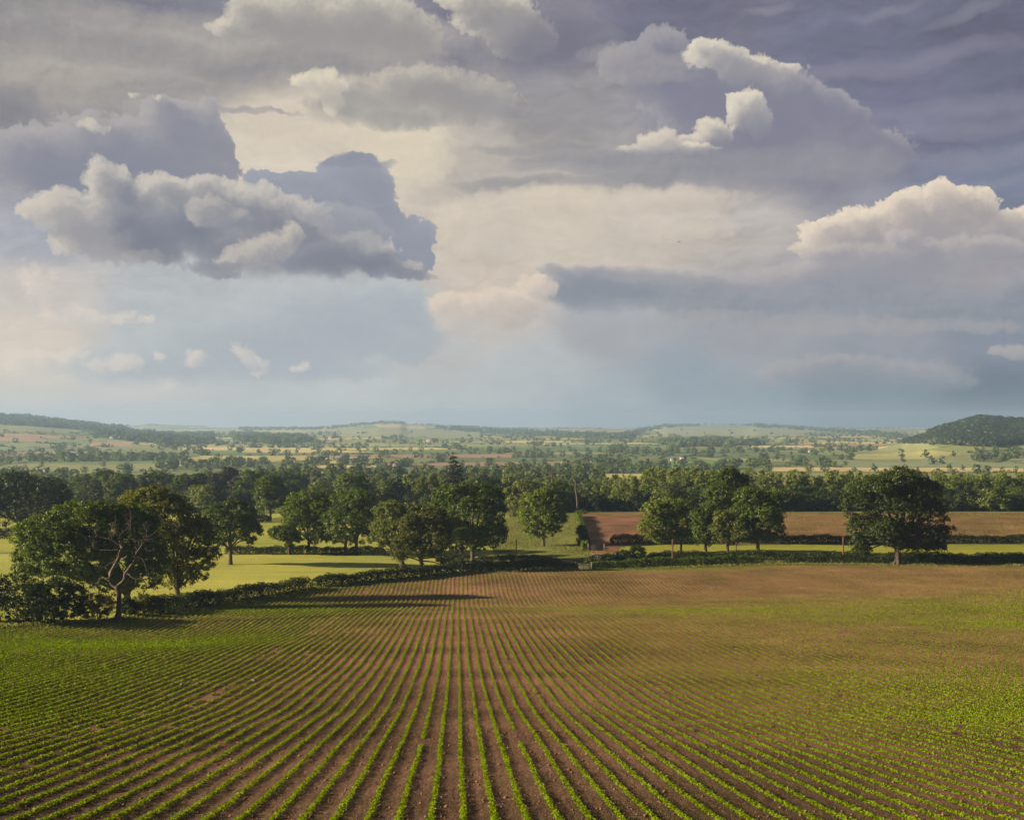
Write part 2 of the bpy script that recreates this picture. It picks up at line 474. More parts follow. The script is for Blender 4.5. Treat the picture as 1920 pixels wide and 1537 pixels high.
def soil_mat(name):
    m, nt = new_mat(name)
    geo = N(nt, 'ShaderNodeNewGeometry')
    pos = geo.outputs['Position']
    n1 = N(nt, 'ShaderNodeTexNoise', {'Vector': pos, 'Scale': 0.09, 'Detail': 7.0, 'Roughness': 0.62})
    mp = N(nt, 'ShaderNodeMapping', {'Vector': pos, 'Rotation': (0, 0, -ROW), 'Scale': (9.0, 0.7, 4.0)})
    n2 = N(nt, 'ShaderNodeTexNoise', {'Vector': mp.outputs[0], 'Scale': 1.0, 'Detail': 5.0, 'Roughness': 0.7})
    n3 = N(nt, 'ShaderNodeTexNoise', {'Vector': pos, 'Scale': 9.0, 'Detail': 6.0, 'Roughness': 0.75})
    n4 = N(nt, 'ShaderNodeTexVoronoi', {'Vector': pos, 'Scale': 6.0, 'Randomness': 1.0})
    s = N(nt, 'ShaderNodeMath', {0: n2.outputs['Fac'], 1: n3.outputs['Fac']}, operation='ADD')
    s2 = N(nt, 'ShaderNodeMath', {0: n1.outputs['Fac'], 1: 1.3, 2: s.outputs[0]}, operation='MULTIPLY_ADD')
    mr = N(nt, 'ShaderNodeMapRange', {'Value': s2.outputs[0], 'From Min': 1.22, 'From Max': 2.08})
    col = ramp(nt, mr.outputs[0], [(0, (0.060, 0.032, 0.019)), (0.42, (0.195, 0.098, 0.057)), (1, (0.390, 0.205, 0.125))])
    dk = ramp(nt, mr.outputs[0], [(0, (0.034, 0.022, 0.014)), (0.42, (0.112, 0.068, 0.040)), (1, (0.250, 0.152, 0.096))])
    sp = N(nt, 'ShaderNodeSeparateXYZ', {'Vector': pos})       # foreground shade painted into the soil colour, dark near, red soil on the brow
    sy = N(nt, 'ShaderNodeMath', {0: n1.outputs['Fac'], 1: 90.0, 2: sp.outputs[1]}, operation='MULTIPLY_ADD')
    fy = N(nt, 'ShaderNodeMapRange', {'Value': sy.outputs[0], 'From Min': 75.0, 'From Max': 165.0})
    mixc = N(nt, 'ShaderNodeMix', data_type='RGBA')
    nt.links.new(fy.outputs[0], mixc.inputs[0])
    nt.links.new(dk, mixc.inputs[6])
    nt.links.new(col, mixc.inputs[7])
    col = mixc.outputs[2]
    p = N(nt, 'ShaderNodeBsdfPrincipled', {'Base Color': col, 'Roughness': 0.95})
    p.inputs['Specular IOR Level'].default_value = 0.1
    h = N(nt, 'ShaderNodeMath', {0: n4.outputs['Distance'], 1: -0.5, 2: n3.outputs['Fac']}, operation='MULTIPLY_ADD')
    h2 = N(nt, 'ShaderNodeMath', {0: n2.outputs['Fac'], 1: 0.6, 2: h.outputs[0]}, operation='MULTIPLY_ADD')
    b = N(nt, 'ShaderNodeBump', {'Strength': 1.0, 'Distance': 0.12, 'Height': h2.outputs[0]})
    nt.links.new(b.outputs[0], p.inputs['Normal'])
    N(nt, 'ShaderNodeOutputMaterial', {'Surface': p.outputs[0]})
    return m


ROW = -2.54 * math.pi / 180                    # the drill rows run 2.5 degrees left of the camera axis
RD = np.array([math.sin(ROW), math.cos(ROW)])  # along a row
RS = np.array([math.cos(ROW), -math.sin(ROW)])  # across
S0 = 0.14


def crop_zone(X, Y):
    """the part of the drilled field that is meshed with furrows (in view, with a margin)"""
    return (np.abs(X) < 0.46 * Y + 22) & (Y > 10) & (X < 150)


VALLEY_PX = [([(2, 872), (70, 868), (180, 872), (290, 868), (300, 880), (200, 886), (100, 890), (2, 886)], (.25, .27, .11)),
             ([(300, 868), (480, 868), (480, 872.5), (300, 873)], (.52, .42, .17)), ([(373, 854), (500, 856), (500, 860.5), (373, 859)], (.45, .42, .15)),
             ([(543, 862), (640, 864), (640, 868), (543, 867)], (.50, .44, .16)), ([(573, 872), (713, 873), (700, 879), (590, 877)], (.54, .45, .18)),
             ([(1175, 872), (1240, 866), (1330, 864), (1400, 868), (1320, 878), (1180, 880)], (.15, .27, .07)), ([(1300, 858), (1480, 860), (1480, 866), (1335, 863)], (.30, .31, .13)),
             ([(1450, 876), (1600, 876), (1920, 878), (1920, 884), (1450, 883)], (.54, .42, .18)), ([(1560, 866), (1920, 868), (1920, 876), (1560, 874)], (.21, .26, .13)),
             ([(1600, 852), (1700, 846), (1800, 850), (1750, 858), (1600, 860)], (.36, .36, .13)), ([(1690, 830), (1760, 839), (1700, 848), (1610, 848)], (.29, .31, .12)),
             ([(470, 805), (560, 805), (580, 811), (500, 816)], (.42, .44, .15)), ([(700, 797), (790, 797), (800, 804), (720, 806)], (.50, .44, .22)),
             ([(640, 807), (900, 808), (900, 822), (640, 820)], (.29, .32, .16)), ([(1230, 803), (1400, 801), (1520, 806), (1500, 820), (1240, 818)], (.30, .33, .18)),
             ([(170, 829), (250, 828), (245, 836), (170, 836)], (.46, .32, .21)), ([(0, 813), (60, 816), (95, 828), (0, 827)], (.40, .29, .19)), ([(0, 797), (150, 806), (140, 812), (0, 810)], (.27, .30, .15))]
VALLEY = []


def valley_polys():
    if not VALLEY:
        for poly, c in VALLEY_PX:
            VALLEY.append((np.array([gp(px, py)[:2] for px, py in poly]), c))
    return VALLEY


def build_ground():
    az = np.concatenate([-np.geomspace(180, 26.4, 46), np.arange(-26, 26.01, 0.075), np.geomspace(26.4, 180, 46)]) * math.pi / 180
    r = 2.0 * 1.0068 ** np.arange(0, 1263)
    A, R = np.meshgrid(az, r)
    X, Y = R * np.sin(A), R * np.cos(A)
    Z = T(X, Y)
    nr, na = X.shape
    inf = inpoly(X, Y, FIELD)
    low = inf & crop_zone(X, Y)
    Z = np.where(low, Z - 0.3, Z)
    # colours
    col = np.empty(X.shape + (3,))
    rr = R
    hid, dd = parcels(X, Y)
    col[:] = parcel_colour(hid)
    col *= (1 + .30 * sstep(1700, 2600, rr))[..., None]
    woodf = np.array((0.045, 0.060, 0.022))
    near = rr < 470
    grass = np.array((0.150, 0.165, 0.038)) * (1 + 0.25 * vnoise(X / 9, Y / 14, 8))[..., None]
    col = np.where(near[..., None], grass, col)
    midw = (rr >= 470) & (rr < 640)
    col = np.where(midw[..., None], np.array((0.085, 0.105, 0.035)), col)
    col = np.where(inpoly(X, Y, LANE)[..., None], np.array((0.12, 0.11, 0.085)), col)
    col = np.where(inpoly(X, Y, TRACK)[..., None], np.array((0.27, 0.16, 0.10)), col)
    soil = np.array((0.165, 0.080, 0.047))
    col = np.where((inf | inpoly(X, Y, PLOUGH))[..., None], soil, col)
    hs = ((dd < 3.0) & (rr > 640))[..., None]
    col = np.where(hs, np.array((0.05, 0.065, 0.025)), col)
    for poly, c in valley_polys():
        m = inpoly(X, Y, poly) & (rr > 600)
        col = np.where(m[..., None], np.array(c) * (1 + .08 * vnoise(X / 40, Y / 90, 3))[..., None], col)
    idx = np.arange(nr * na).reshape(nr, na)
    q = np.stack([idx[:-1, :-1], idx[:-1, 1:], idx[1:, 1:], idx[1:, :-1]], -1).reshape(-1, 4)
    q = q[:, ::-1]
    xc = 0.25 * (X[:-1, :-1] + X[:-1, 1:] + X[1:, 1:] + X[1:, :-1]).ravel()
    yc = 0.25 * (Y[:-1, :-1] + Y[:-1, 1:] + Y[1:, 1:] + Y[1:, :-1]).ravel()
    V = np.stack([X, Y, Z], -1).reshape(-1, 3)
    C = np.concatenate([col, np.ones(X.shape + (1,))], -1).reshape(-1, 4)
    sel = np.zeros(len(q), int)
    for k, poly in ((1, BARLEY_A), (2, BARLEY_B), (3, BARLEY_C), (4, STRIP), (5, PLOUGH)):
        sel[inpoly(xc, yc, poly) & (yc > 60)] = k
    gm = field_mat('ground_cover', tint_attr='parcel_colour', scale=0.05, fine=0.6)
    bm_ = barley_mat('barley', (0.210, 0.255, 0.046), (0.470, 0.455, 0.115))
    bg_ = barley_mat('green_barley', (0.200, 0.230, 0.036), (0.330, 0.325, 0.056))
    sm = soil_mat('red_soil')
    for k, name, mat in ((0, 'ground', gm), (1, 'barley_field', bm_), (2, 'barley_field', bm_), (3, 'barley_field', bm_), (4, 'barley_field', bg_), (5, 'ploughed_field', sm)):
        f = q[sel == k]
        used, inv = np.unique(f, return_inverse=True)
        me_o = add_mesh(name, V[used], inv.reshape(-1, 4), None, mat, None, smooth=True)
        if k == 0:
            a = me_o.data.color_attributes.new('parcel_colour', 'FLOAT_COLOR', 'POINT')
            a.data.foreach_set('color', C[used].astype(np.float32).ravel())
        tag(me_o, kind='structure')
    # a centre cap under the camera
    n = len(az)
    ring = V[idx[0]]
    add_cap = np.vstack([ring, [[0, 0, float(T(0.0, 0.0))]]])
    t = np.stack([np.arange(n - 1), np.arange(1, n), np.full(n - 1, n)], -1)[:, ::-1]
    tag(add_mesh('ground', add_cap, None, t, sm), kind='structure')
    return sm


def furrow(s):
    """soil profile across the drill rows"""
    ph = (s - S0) / 0.75
    k = np.floor(ph + 0.5)
    h = np.modf(np.abs(np.sin(k * 91.7) * 4375.1))[0]
    return 0.010 * np.cos(2 * math.pi * ph) + 0.007 * np.cos(6 * math.pi * ph + 1 + h) + 0.012 * (h - 0.5)


def field_z(X, Y):
    s = X * RS[0] + Y * RS[1]
    return T(X, Y) + furrow(s)


def build_crop_field(sm):
    s = np.arange(-85, 150, 0.125)
    t = np.concatenate([np.arange(9, 60, 0.3), np.arange(60, 130, 0.42), np.arange(130, 258, 0.6)])
    Sg, Tg = np.meshgrid(s, t)
    X = Sg * RS[0] + Tg * RD[0]
    Y = Sg * RS[1] + Tg * RD[1]
    Z = field_z(X, Y) + 0.016 * vnoise(X * 2.3, Y * 1.7, 4) + 0.02 * vnoise(X * .7, Y * .5, 6) + rng.normal(0, 0.010, X.shape)
    ok = inpoly(X, Y, FIELD) & crop_zone(X, Y)
    idx = np.arange(X.size).reshape(X.shape)
    q = np.stack([idx[:-1, :-1], idx[:-1, 1:], idx[1:, 1:], idx[1:, :-1]], -1).reshape(-1, 4)
    m = (ok[:-1, :-1] & ok[:-1, 1:] & ok[1:, 1:] & ok[1:, :-1]).ravel()
    q = q[m]
    used, inv = np.unique(q, return_inverse=True)
    V = np.stack([X, Y, Z], -1).reshape(-1, 3)[used]
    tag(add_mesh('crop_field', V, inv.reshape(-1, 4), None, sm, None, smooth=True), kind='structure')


def in_view(X, Y, mrg=12.0):
    return np.abs(X) < 0.43 * Y + mrg


def build_seedlings():
    g = np.random.default_rng(11)
    cs, ns, sz = [], [], []
    for k in range(-118, 205):
        s = S0 + 0.75 * k
        n = 1700                                   # stations along the row; their spacing grows with distance
        u = np.linspace(0, 1, n)
        t = 24 + (256 - 24) * u ** 1.5 + g.normal(0, 0.04, n)
        sw = s + 0.035 * vnoise(t * 0.11 + k, t * 0.03, 3) + 0.02 * vnoise(t * .6, k * 1.3 + t * .4, 5)
        X = sw * RS[0] + t * RD[0]
        Y = sw * RS[1] + t * RD[1]
        ok = in_view(X, Y) & inpoly(X, Y, FIELD)
        if not ok.any(): continue
        X, Y, t = X[ok], Y[ok], t[ok]
        gap = vnoise(X * 0.35 + k, Y * 0.21, 9) + 0.9 * vnoise(X * 1.7, Y * 1.3 + k, 2) + 0.6 * vnoise(X * 4.1, Y * 3.1 + k, 7)
        keep = gap > -1.15 + (0.5 if k % 24 in (3, 5) else 0.0)
        X, Y, t = X[keep], Y[keep], t[keep]
        vig = 1.0 + 0.20 * vnoise(X * 0.06, Y * 0.05, 12) + 0.12 * vnoise(X * .5, Y * .4, 13) + 0.75 * (1 - sstep(-30, -3, X)) + 0.40 * sstep(6, 26, X) * (1 - sstep(55, 95, Y)) - 0.20 * sstep(15, 40, X) * sstep(70, 90, Y) * (1 - sstep(112, 124, Y))
        z = field_z(X, Y)
        for lim in (999, 999, 195, 160, 140, 115, 95, 75, 60):
            m = t < lim
            if not m.any(): continue
            kk = int(m.sum())
            dx = g.normal(0, 0.036 + 0.00004 * t[m])
            dy = g.normal(0, 0.05 + 0.0006 * t[m])
            h = g.uniform(0.006, 0.065, kk) * vig[m]
            cs.append(np.stack([X[m] + dx, Y[m] + dy, z[m] + h], -1))
            nn = g.normal(size=(kk, 3)) * 0.75
            nn[:, 2] += 0.85
            ns.append(nn)
            sz.append((0.053 + 0.00049 * np.minimum(t[m], 200)) * g.uniform(0.65, 1.35, kk) * vig[m])
    c, n, s_ = np.vstack(cs), np.vstack(ns), np.concatenate(sz)
    v, q = cards(c, n, s_, g, 0.55)
    o = add_mesh('crop_seedlings', v, q, None, M['seedling'])
    tag(o, 'green seedlings growing in long drilled rows over the red soil field', 'crop', kind='stuff')
    # weeds between the rows, thicker towards the bottom right
    n = 520000
    Y = 24 + 150 * g.uniform(0, 1, n) ** 1.3
    X = g.uniform(-1, 1, n) * (0.43 * Y + 11)
    dens = 0.38 + 0.5 * vnoise(X * 0.22, Y * 0.15, 21) + 0.35 * vnoise(X * 0.9, Y * 0.8, 22) + 0.40 * sstep(4, 24, X) + 0.30 * (1 - sstep(-26, -6, X)) - 0.35 * sstep(50, 140, Y)
    m = inpoly(X, Y, FIELD) & (g.uniform(0, 1, n) < dens * 1.15)
    X, Y = X[m], Y[m]
    k = len(X)
    c = np.stack([X, Y, field_z(X, Y) + g.uniform(0.004, 0.025, k)], -1)
    nn = g.normal(size=(k, 3)) * 0.6
    nn[:, 2] += 0.8
    v, q = cards(c, nn, (0.026 + 0.0003 * Y) * g.uniform(0.6, 1.4, k), g, 0.7)
    o = add_mesh('weeds', v, q, None, M['weed'])
    tag(o, 'small pale weeds scattered on the soil between the seedling rows', 'weeds', kind='stuff')
    # clods
    n = 90000
    Y = 24 + 120 * g.uniform(0, 1, n) ** 1.5
    X = g.uniform(-1, 1, n) * (0.43 * Y + 11)
    m = inpoly(X, Y, FIELD) & (vnoise(X * 0.4, Y * 0.3, 31) + g.normal(0, 0.5, n) > 0.0)
    X, Y = X[m], Y[m]
    k = len(X)
    r = (0.009 + 0.040 * g.uniform(0, 1, k) ** 9 + 0.0002 * Y) * g.uniform(0.8, 1.3, k)
    base = np.array([(1, 0, 0), (0, 1, 0), (-1, 0, 0), (0, -1, 0), (0, 0, 1), (0, 0, -1)], float)
    v = base[None] * r[:, None, None] * g.uniform(0.6, 1.5, (k, 6, 1))
    an = g.uniform(0, 6.28, k)
    ca, sa = np.cos(an)[:, None], np.sin(an)[:, None]
    v = np.stack([v[..., 0] * ca - v[..., 1] * sa, v[..., 0] * sa + v[..., 1] * ca, v[..., 2] * 0.8], -1)
    v += np.stack([X, Y, field_z(X, Y) + r * 0.35], -1)[:, None, :]
    tt = np.array([(0, 1, 4), (1, 2, 4), (2, 3, 4), (3, 0, 4), (1, 0, 5), (2, 1, 5), (3, 2, 5), (0, 3, 5)])
    t = (tt[None] + np.arange(k)[:, None, None] * 6).reshape(-1, 3)
    o = add_mesh('soil_clods', v.reshape(-1, 3), None, t, M['clod'])
    tag(o, 'loose clods of red soil lying between the crop rows', 'clods', kind='stuff')
    # the young crop on the far ploughed field
    cs, ns, sz = [], [], []
    for k in range(20, 300):
        s = S0 + 0.75 * k
        t = np.arange(284, 390, 0.45)
        t = t + g.normal(0, 0.1, len(t))
        rot = ROW - 0.035
        X = s * math.cos(rot) + t * math.sin(rot)
        Y = -s * math.sin(rot) + t * math.cos(rot)
        ok = in_view(X, Y) & inpoly(X, Y, PLOUGH)
        if not ok.any(): continue
        X, Y = X[ok], Y[ok]
        kk = len(X)
        wgt = 0.5 + 0.5 * sstep(30, 70, X)
        cs.append(np.stack([X + g.normal(0, 0.07, kk), Y, T(X, Y) + g.uniform(0.04, 0.2, kk)], -1))
        nn = g.normal(size=(kk, 3)) * 0.6
        nn[:, 2] += 0.6
        ns.append(nn)
        sz.append(0.27 * g.uniform(0.6, 1.2, kk) * wgt)
    v, q = cards(np.vstack(cs), np.vstack(ns), np.concatenate(sz), g, 0.5)
    o = add_mesh('crop_seedlings', v, q, None, M['seedling'])
    tag(o, 'thin rows of young crop on the far red ploughed field below the wood', 'crop', kind='stuff')


M['clod'] = plain_mat('clod_soil', (0.100, 0.052, 0.032), (0.250, 0.130, 0.082), 1.3, rough=0.95)


def build_margins():
    """rough grass along the hedge bottoms and on the bank"""
    g = np.random.default_rng(17)
    cs, ns, sz = [], [], []
    P = FIELD[1:-1]
    seg = np.diff(P, axis=0)
    L = np.hypot(*seg.T)
    for (p, d, l) in zip(P[:-1], seg, L):
        n = int(l * 170)
        u = g.uniform(0, 1, n)
        off = g.uniform(-2.0, 2.0, n)
        nx, ny = -d[1] / l, d[0] / l
        X, Y = p[0] + d[0] * u + nx * off, p[1] + d[1] * u + ny * off
        h = g.uniform(0.05, 0.5, n) * (0.35 + 0.65 * sstep(-1.2, 1.2, off))
        cs.append(np.stack([X, Y, T(X, Y) + h * 0.6], -1))
        nn = g.normal(size=(n, 3))
        nn[:, 2] *= 0.5
        ns.append(nn)
        sz.append(h + 0.12)
    # bank and meadow
    n = 60000
    X, Y = g.uniform(-8, 24, n), g.uniform(256, 385, n)
    m = ~inpoly(X, Y, BARLEY_A) & ~inpoly(X, Y, BARLEY_B) & ~inpoly(X, Y, PLOUGH) & ~inpoly(X, Y, LANE) & ~inpoly(X, Y, TRACK)
    m &= vnoise(X * 0.25, Y * 0.12, 5) + g.normal(0, 0.4, n) > -0.1
    X, Y = X[m], Y[m]
    cs.append(np.stack([X, Y, T(X, Y) + 0.1], -1))
    nn = g.normal(size=(len(X), 3))
    nn[:, 2] *= 0.6
    ns.append(nn)
    sz.append(g.uniform(0.15, 0.42, len(X)))
    # verge between the two lane hedges
    n = 26000
    X, Y = g.uniform(14, 125, n), g.uniform(256.5, 267, n)
    m = ~inpoly(X, Y, LANE)
    X, Y = X[m], Y[m]
    h = g.uniform(0.1, 0.5, len(X))
    cs.append(np.stack([X, Y, T(X, Y) + h * 0.5], -1))
    nn = g.normal(size=(len(X), 3))
    nn[:, 2] *= 0.5
    ns.append(nn)
    sz.append(h + 0.1)
    v, q = cards(np.vstack(cs), np.vstack(ns), np.concatenate(sz), g, 0.35)
    o = add_mesh('grass', v, q, None, M['grass'])
    tag(o, 'rough long grass along the hedge bottoms and on the meadow bank', 'grass', kind='stuff')

# ------------------------------------------------------------------ trees
DENS = 1.9


def unit(g, n):
    d = g.normal(size=(n, 3))
    return d / (np.linalg.norm(d, axis=1)[:, None] + 1e-9)


def crown_geo(lobes, n, clump, card, g, per=20, lowcut=0.75, asp=0.62):
    """leaf cards for a crown made of ellipsoid lobes [(centre, radii)]; returns vertices, quads and clump centres"""
    C = np.array([l[0] for l in lobes], float)
    R = np.array([l[1] for l in lobes], float)
    area = (R[:, 0] * R[:, 1] + R[:, 0] * R[:, 2] + R[:, 1] * R[:, 2])
    nc = max(4, n // per)
    li = g.choice(len(C), nc, p=area / area.sum())
    d = unit(g, nc)
    flip = (d[:, 2] < -0.25) & (g.uniform(0, 1, nc) < lowcut)
    d[flip, 2] *= -1
    fac = g.uniform(0.45, 1.06, nc) ** 0.6
    cc = C[li] + R[li] * d * fac[:, None]
    # drop clumps buried in another lobe
    dist = np.linalg.norm((cc[:, None, :] - C[None]) / R[None], axis=2)
    dist[np.arange(nc), li] = 9
    keep = (dist.min(1) > 0.72) | (g.uniform(0, 1, nc) < 0.3)
    cc, d = cc[keep], d[keep]
    nc = len(cc)
    k = max(3, n // nc)
    cr = clump * g.uniform(0.6, 1.35, nc)
    off = g.normal(size=(nc, k, 3))
    off /= np.maximum(np.linalg.norm(off, axis=2, keepdims=True), 0.6)
    off *= g.uniform(0.35, 1.0, (nc, k, 1))
    pos = cc[:, None, :] + off * cr[:, None, None] * np.array([1, 1, 0.72])
    nrm = off * 0.9 + d[:, None, :] * 0.55 + np.array([0, 0, 0.35]) + g.normal(size=(nc, k, 3)) * 0.55
    v, q = cards(pos.reshape(-1, 3), nrm.reshape(-1, 3), card * g.uniform(0.6, 1.35, nc * k), g, asp)
    return v, q, cc


def trunk_geo(fork, rad, lobes, clumps, g, nbr=26, lean=(0, 0), base_flare=1.5, sides=7):
    mb = MB()
    f = np.array([lean[0], lean[1], fork])
    n = 7
    u = np.linspace(0, 1, n)
    pts = np.stack([f[0] * u ** 1.3 + g.normal(0, rad * .12, n) * u, f[1] * u, -0.25 + (fork + 0.25) * u], 1)
    rr = rad * (1.0 - 0.22 * u) + rad * (base_flare - 1) * np.exp(-u * 7)
    mb.tube(pts, rr, sides)
    f = pts[-1]
    big = sorted(lobes, key=lambda l: -l[1][0] * l[1][2])
    ends = []
    m = max(1, len(big))
    for i, (c, r) in enumerate(big):
        c = np.array(c, float)
        st = pts[-1 - (i % 2)] if i else pts[-1]
        mid = st + (c - st) * 0.45 + np.array([0, 0, 0.10 * np.linalg.norm(c - st)]) + g.normal(0, 0.05, 3) * np.linalg.norm(c - st)
        ln = smooth_line([st, mid, c + g.normal(0, 0.08, 3) * np.array(r), c + np.array(r) * g.uniform(-.5, .5, 3) + np.array([0, 0, r[2] * .3])], 9)
        r0 = rad * 0.66 / (1 + 0.10 * i)
        mb.tube(ln, np.linspace(r0, r0 * 0.22, 9), 5)
        ends.append((ln, r0))
    if clumps is not None and len(clumps):
        for c in clumps[g.choice(len(clumps), min(nbr, len(clumps)), replace=False)]:
            j = int(np.argmin([np.linalg.norm(l[0][6] - c) for l in ends]))
            ln, r0 = ends[j]
            k = int(g.integers(3, 8))
            st = ln[k]
            L = np.linalg.norm(c - st)
            mid = st + (c - st) * 0.5 + g.normal(0, 0.10, 3) * L
            mb.tube(smooth_line([st, mid, c], 5), np.linspace(r0 * 0.30, r0 * 0.08, 5), 4)
    return mb


def px_lobes(lobes, bx, Y, zb, g, depth=0.85):
    out = []
    for (cx, cy, rx, ry) in lobes:
        k = Y / F
        rx_, rz = rx * k, ry * k
        ry_ = depth * min(rx_, rz * 1.6)
        out.append((((cx - bx) * k, g.uniform(-0.45, 0.45) * rx_, (HY - cy) * k - zb), (rx_, ry_, rz)))
    return out


def hero(name, label, bx, Y, lobes, mat='oak', n=9000, card=0.34, clump=0.75, trunk=0.45, fork=None, group=None, cat='tree', seed=1, by=None, extra=None,
         nbr=30, bark='bark', lean=(0, 0), lowcut=0.6):
    g = np.random.default_rng(seed)
    b = at(bx, Y)
    if by is not None: b[2] = (HY - by) / F * Y
    L = px_lobes(lobes, bx, Y, b[2], g)
    root = empty(name, b)
    tag(root, label, cat, group)
    v, q, cl = crown_geo(L, int(n * DENS), clump, card * 1.18, g, lowcut=lowcut)
    lo = min(c[2] - r[2] for c, r in L)
    top = max(c[2] + r[2] for c, r in L)
    fk = fork if fork is not None else max(0.8, lo + 0.18 * (top - lo))
    tb = trunk_geo(fk, trunk, L, cl, g, nbr=nbr, lean=lean)
    if extra: extra(tb, b, Y)
    tb.build('trunk', M[bark], root, smooth=True)
    add_mesh('crown', v, q, None, M[mat], root)
    return root


def bush(label, bx, Y, lobes, mat='hedge', n=3000, card=0.28, clump=0.45, seed=1, group=None, name='bush'):
    g = np.random.default_rng(seed)
    b = at(bx, Y)
    L = px_lobes(lobes, bx, Y, b[2], g, 1.0)
    root = empty(name, b)
    tag(root, label, 'bush', group)
    v, q, cl = crown_geo(L, int(n * 1.8), clump, card * 1.15, g, lowcut=0.2)
    v[:, 2] = np.maximum(v[:, 2], -0.1)
    add_mesh('foliage', v, q, None, M[mat], root)
    mb = MB()
    for i in range(7):
        c = cl[g.integers(len(cl))]
        st = np.array([g.normal(0, .3), g.normal(0, .3), -0.1])
        mb.tube(smooth_line([st, st + (c - st) * .5 + g.normal(0, .12, 3), c], 5), np.linspace(.06, .015, 5), 4)
    mb.build('stem', M['bark'], root)
    return root


def build_heroes():
    # ---- foreground left
    hero('oak_tree', 'broad spreading dark oak behind the bare dead tree', 238, 181,
         [(105, 1008, 72, 44), (160, 972, 72, 34), (222, 985, 66, 42), (62, 1050, 42, 30), (150, 1035, 80, 42), (225, 1050, 70, 48), (110, 1072, 55, 22), (262, 1010, 40, 40),
          (45, 1072, 26, 16), (196, 958, 40, 18), (270, 1075, 40, 36), (200, 1088, 60, 26), (150, 1080, 60, 20), (285, 1045, 34, 40), (255, 975, 42, 30)],
         'oak', 34000, 0.30, 0.66, 0.6, fork=2.4, seed=3, nbr=60)
    hero('oak_tree', 'yellowish oak rising behind the dead tree and over the barley', 333, 196,
         [(262, 942, 46, 25), (312, 965, 52, 40), (352, 1005, 48, 42), (296, 1020, 58, 50), (368, 1055, 38, 34), (397, 1036, 20, 13), (330, 1078, 42, 26), (290, 925, 34, 14),
          (250, 985, 40, 35), (372, 1000, 26, 22)],
         'oakyellow', 19000, 0.29, 0.6, 0.5, fork=2.2, seed=4, nbr=50)
    hero('oak_tree', 'huge dark tree mass at the edge of the picture above the spreading oak', 38, 335,
         [(20, 918, 62, 34), (88, 925, 42, 30), (62, 948, 72, 34), (110, 948, 26, 22), (15, 968, 50, 24), (95, 970, 40, 18), (-40, 930, 50, 45)],
         'oakdark', 16000, 0.42, 1.0, 0.7, fork=3.0, seed=5)
    # ---- trees of the barley fields
    hero('oak_tree', 'round lone oak standing inside the yellow barley field', 432, 263,
         [(412, 965, 34, 24), (452, 964, 30, 21), (432, 988, 52, 28), (395, 995, 26, 22), (471, 996, 20, 20), (470, 1012, 10, 8), (405, 1015, 22, 10), (440, 945, 20, 8)],
         'oak', 11000, 0.33, 0.65, 0.45, fork=3.6, seed=6)
    hero('oak_tree', 'tall narrow tree on the far barley with a bare lower trunk', 507, 388,
         [(505, 912, 26, 22), (497, 932, 24, 20), (520, 930, 20, 22), (507, 948, 26, 12)], 'oak', 7000, 0.42, 0.8, 0.4, fork=4.5, seed=7)
    hero('oak_tree', 'small low bushy tree at the outer end of the hedgerow oaks', 542, 283,
         [(532, 1000, 26, 14), (545, 1012, 18, 14), (520, 996, 16, 9)], 'oak', 3500, 0.32, 0.55, 0.28, fork=1.6, seed=8)
    hero('oak_tree', 'upright dark oak first in the hedgerow behind the lone oak', 579, 285,
         [(575, 938, 38, 20), (555, 965, 30, 28), (598, 962, 28, 34), (575, 990, 40, 28), (548, 990, 22, 20), (590, 1008, 30, 14)], 'oak', 10000, 0.33, 0.68, 0.4, fork=3, seed=9)
    hero('oak_tree', 'wide twin trunked dark oak in the hedgerow between the barley fields', 668, 284,
         [(640, 945, 34, 24), (672, 942, 34, 24), (688, 968, 26, 30), (650, 980, 48, 32), (612, 985, 26, 26), (600, 1003, 16, 12), (665, 1004, 44, 16), (628, 1008, 24, 12)],
         'oak', 14000, 0.33, 0.7, 0.42, fork=3, seed=10,
         extra=lambda mb, b, Y: mb.tube(smooth_line([(-2.5, 0.3, -0.2), (-2.5, 0.3, 2.2), (-2.0, 0.2, 4.5)], 6), np.linspace(0.4, 0.25, 6), 7))
    hero('ash_tree', 'pale greyish tree leaning left behind the front crop field oak', 756, 262,
         [(735, 958, 34, 20), (712, 985, 14, 10), (715, 1005, 22, 20), (742, 985, 36, 28), (775, 962, 30, 20), (735, 1022, 26, 12)], 'ash', 9000, 0.33, 0.65, 0.7, fork=1.6, seed=11, lean=(-.3, 0))

    def low_limb(mb, b, Y):
        k = Y / F
        mb.tube(smooth_line([(0.2, 0, 2.2), (2.2, .1, 2.0), (3.6, .2, 1.6), (4.6, .2, 2.2)], 8), np.linspace(.16, .05, 8), 5)
    hero('oak_tree', 'front oak with brown forked trunk rising out of the crop field hedge', 790, 238,
         [(772, 985, 28, 22), (808, 975, 34, 24), (760, 1018, 26, 20), (818, 1008, 32, 28), (790, 1030, 42, 16), (748, 1042, 16, 9), (790, 992, 40, 25), (832, 1051, 13, 5),
          (838, 990, 16, 16), (800, 1068, 6, 6)],
         'olive', 11500, 0.31, 0.6, 0.42, fork=2.6, seed=12, extra=low_limb, nbr=40)
    hero('oak_tree', 'tallest sunlit oak with two rounded heads in the middle of the valley', 886, 268,
         [(848, 935, 38, 27), (905, 930, 40, 25), (828, 962, 24, 30), (885, 965, 52, 36), (930, 968, 22, 36), (850, 1000, 34, 26), (922, 1000, 30, 26), (888, 1005, 40, 20),
          (936, 1005, 14, 20), (905, 1022, 10, 8), (870, 915, 30, 10), (887, 1032, 6, 12)],
         'oakbright', 19000, 0.34, 0.72, 0.52, fork=4.2, seed=13, nbr=45)
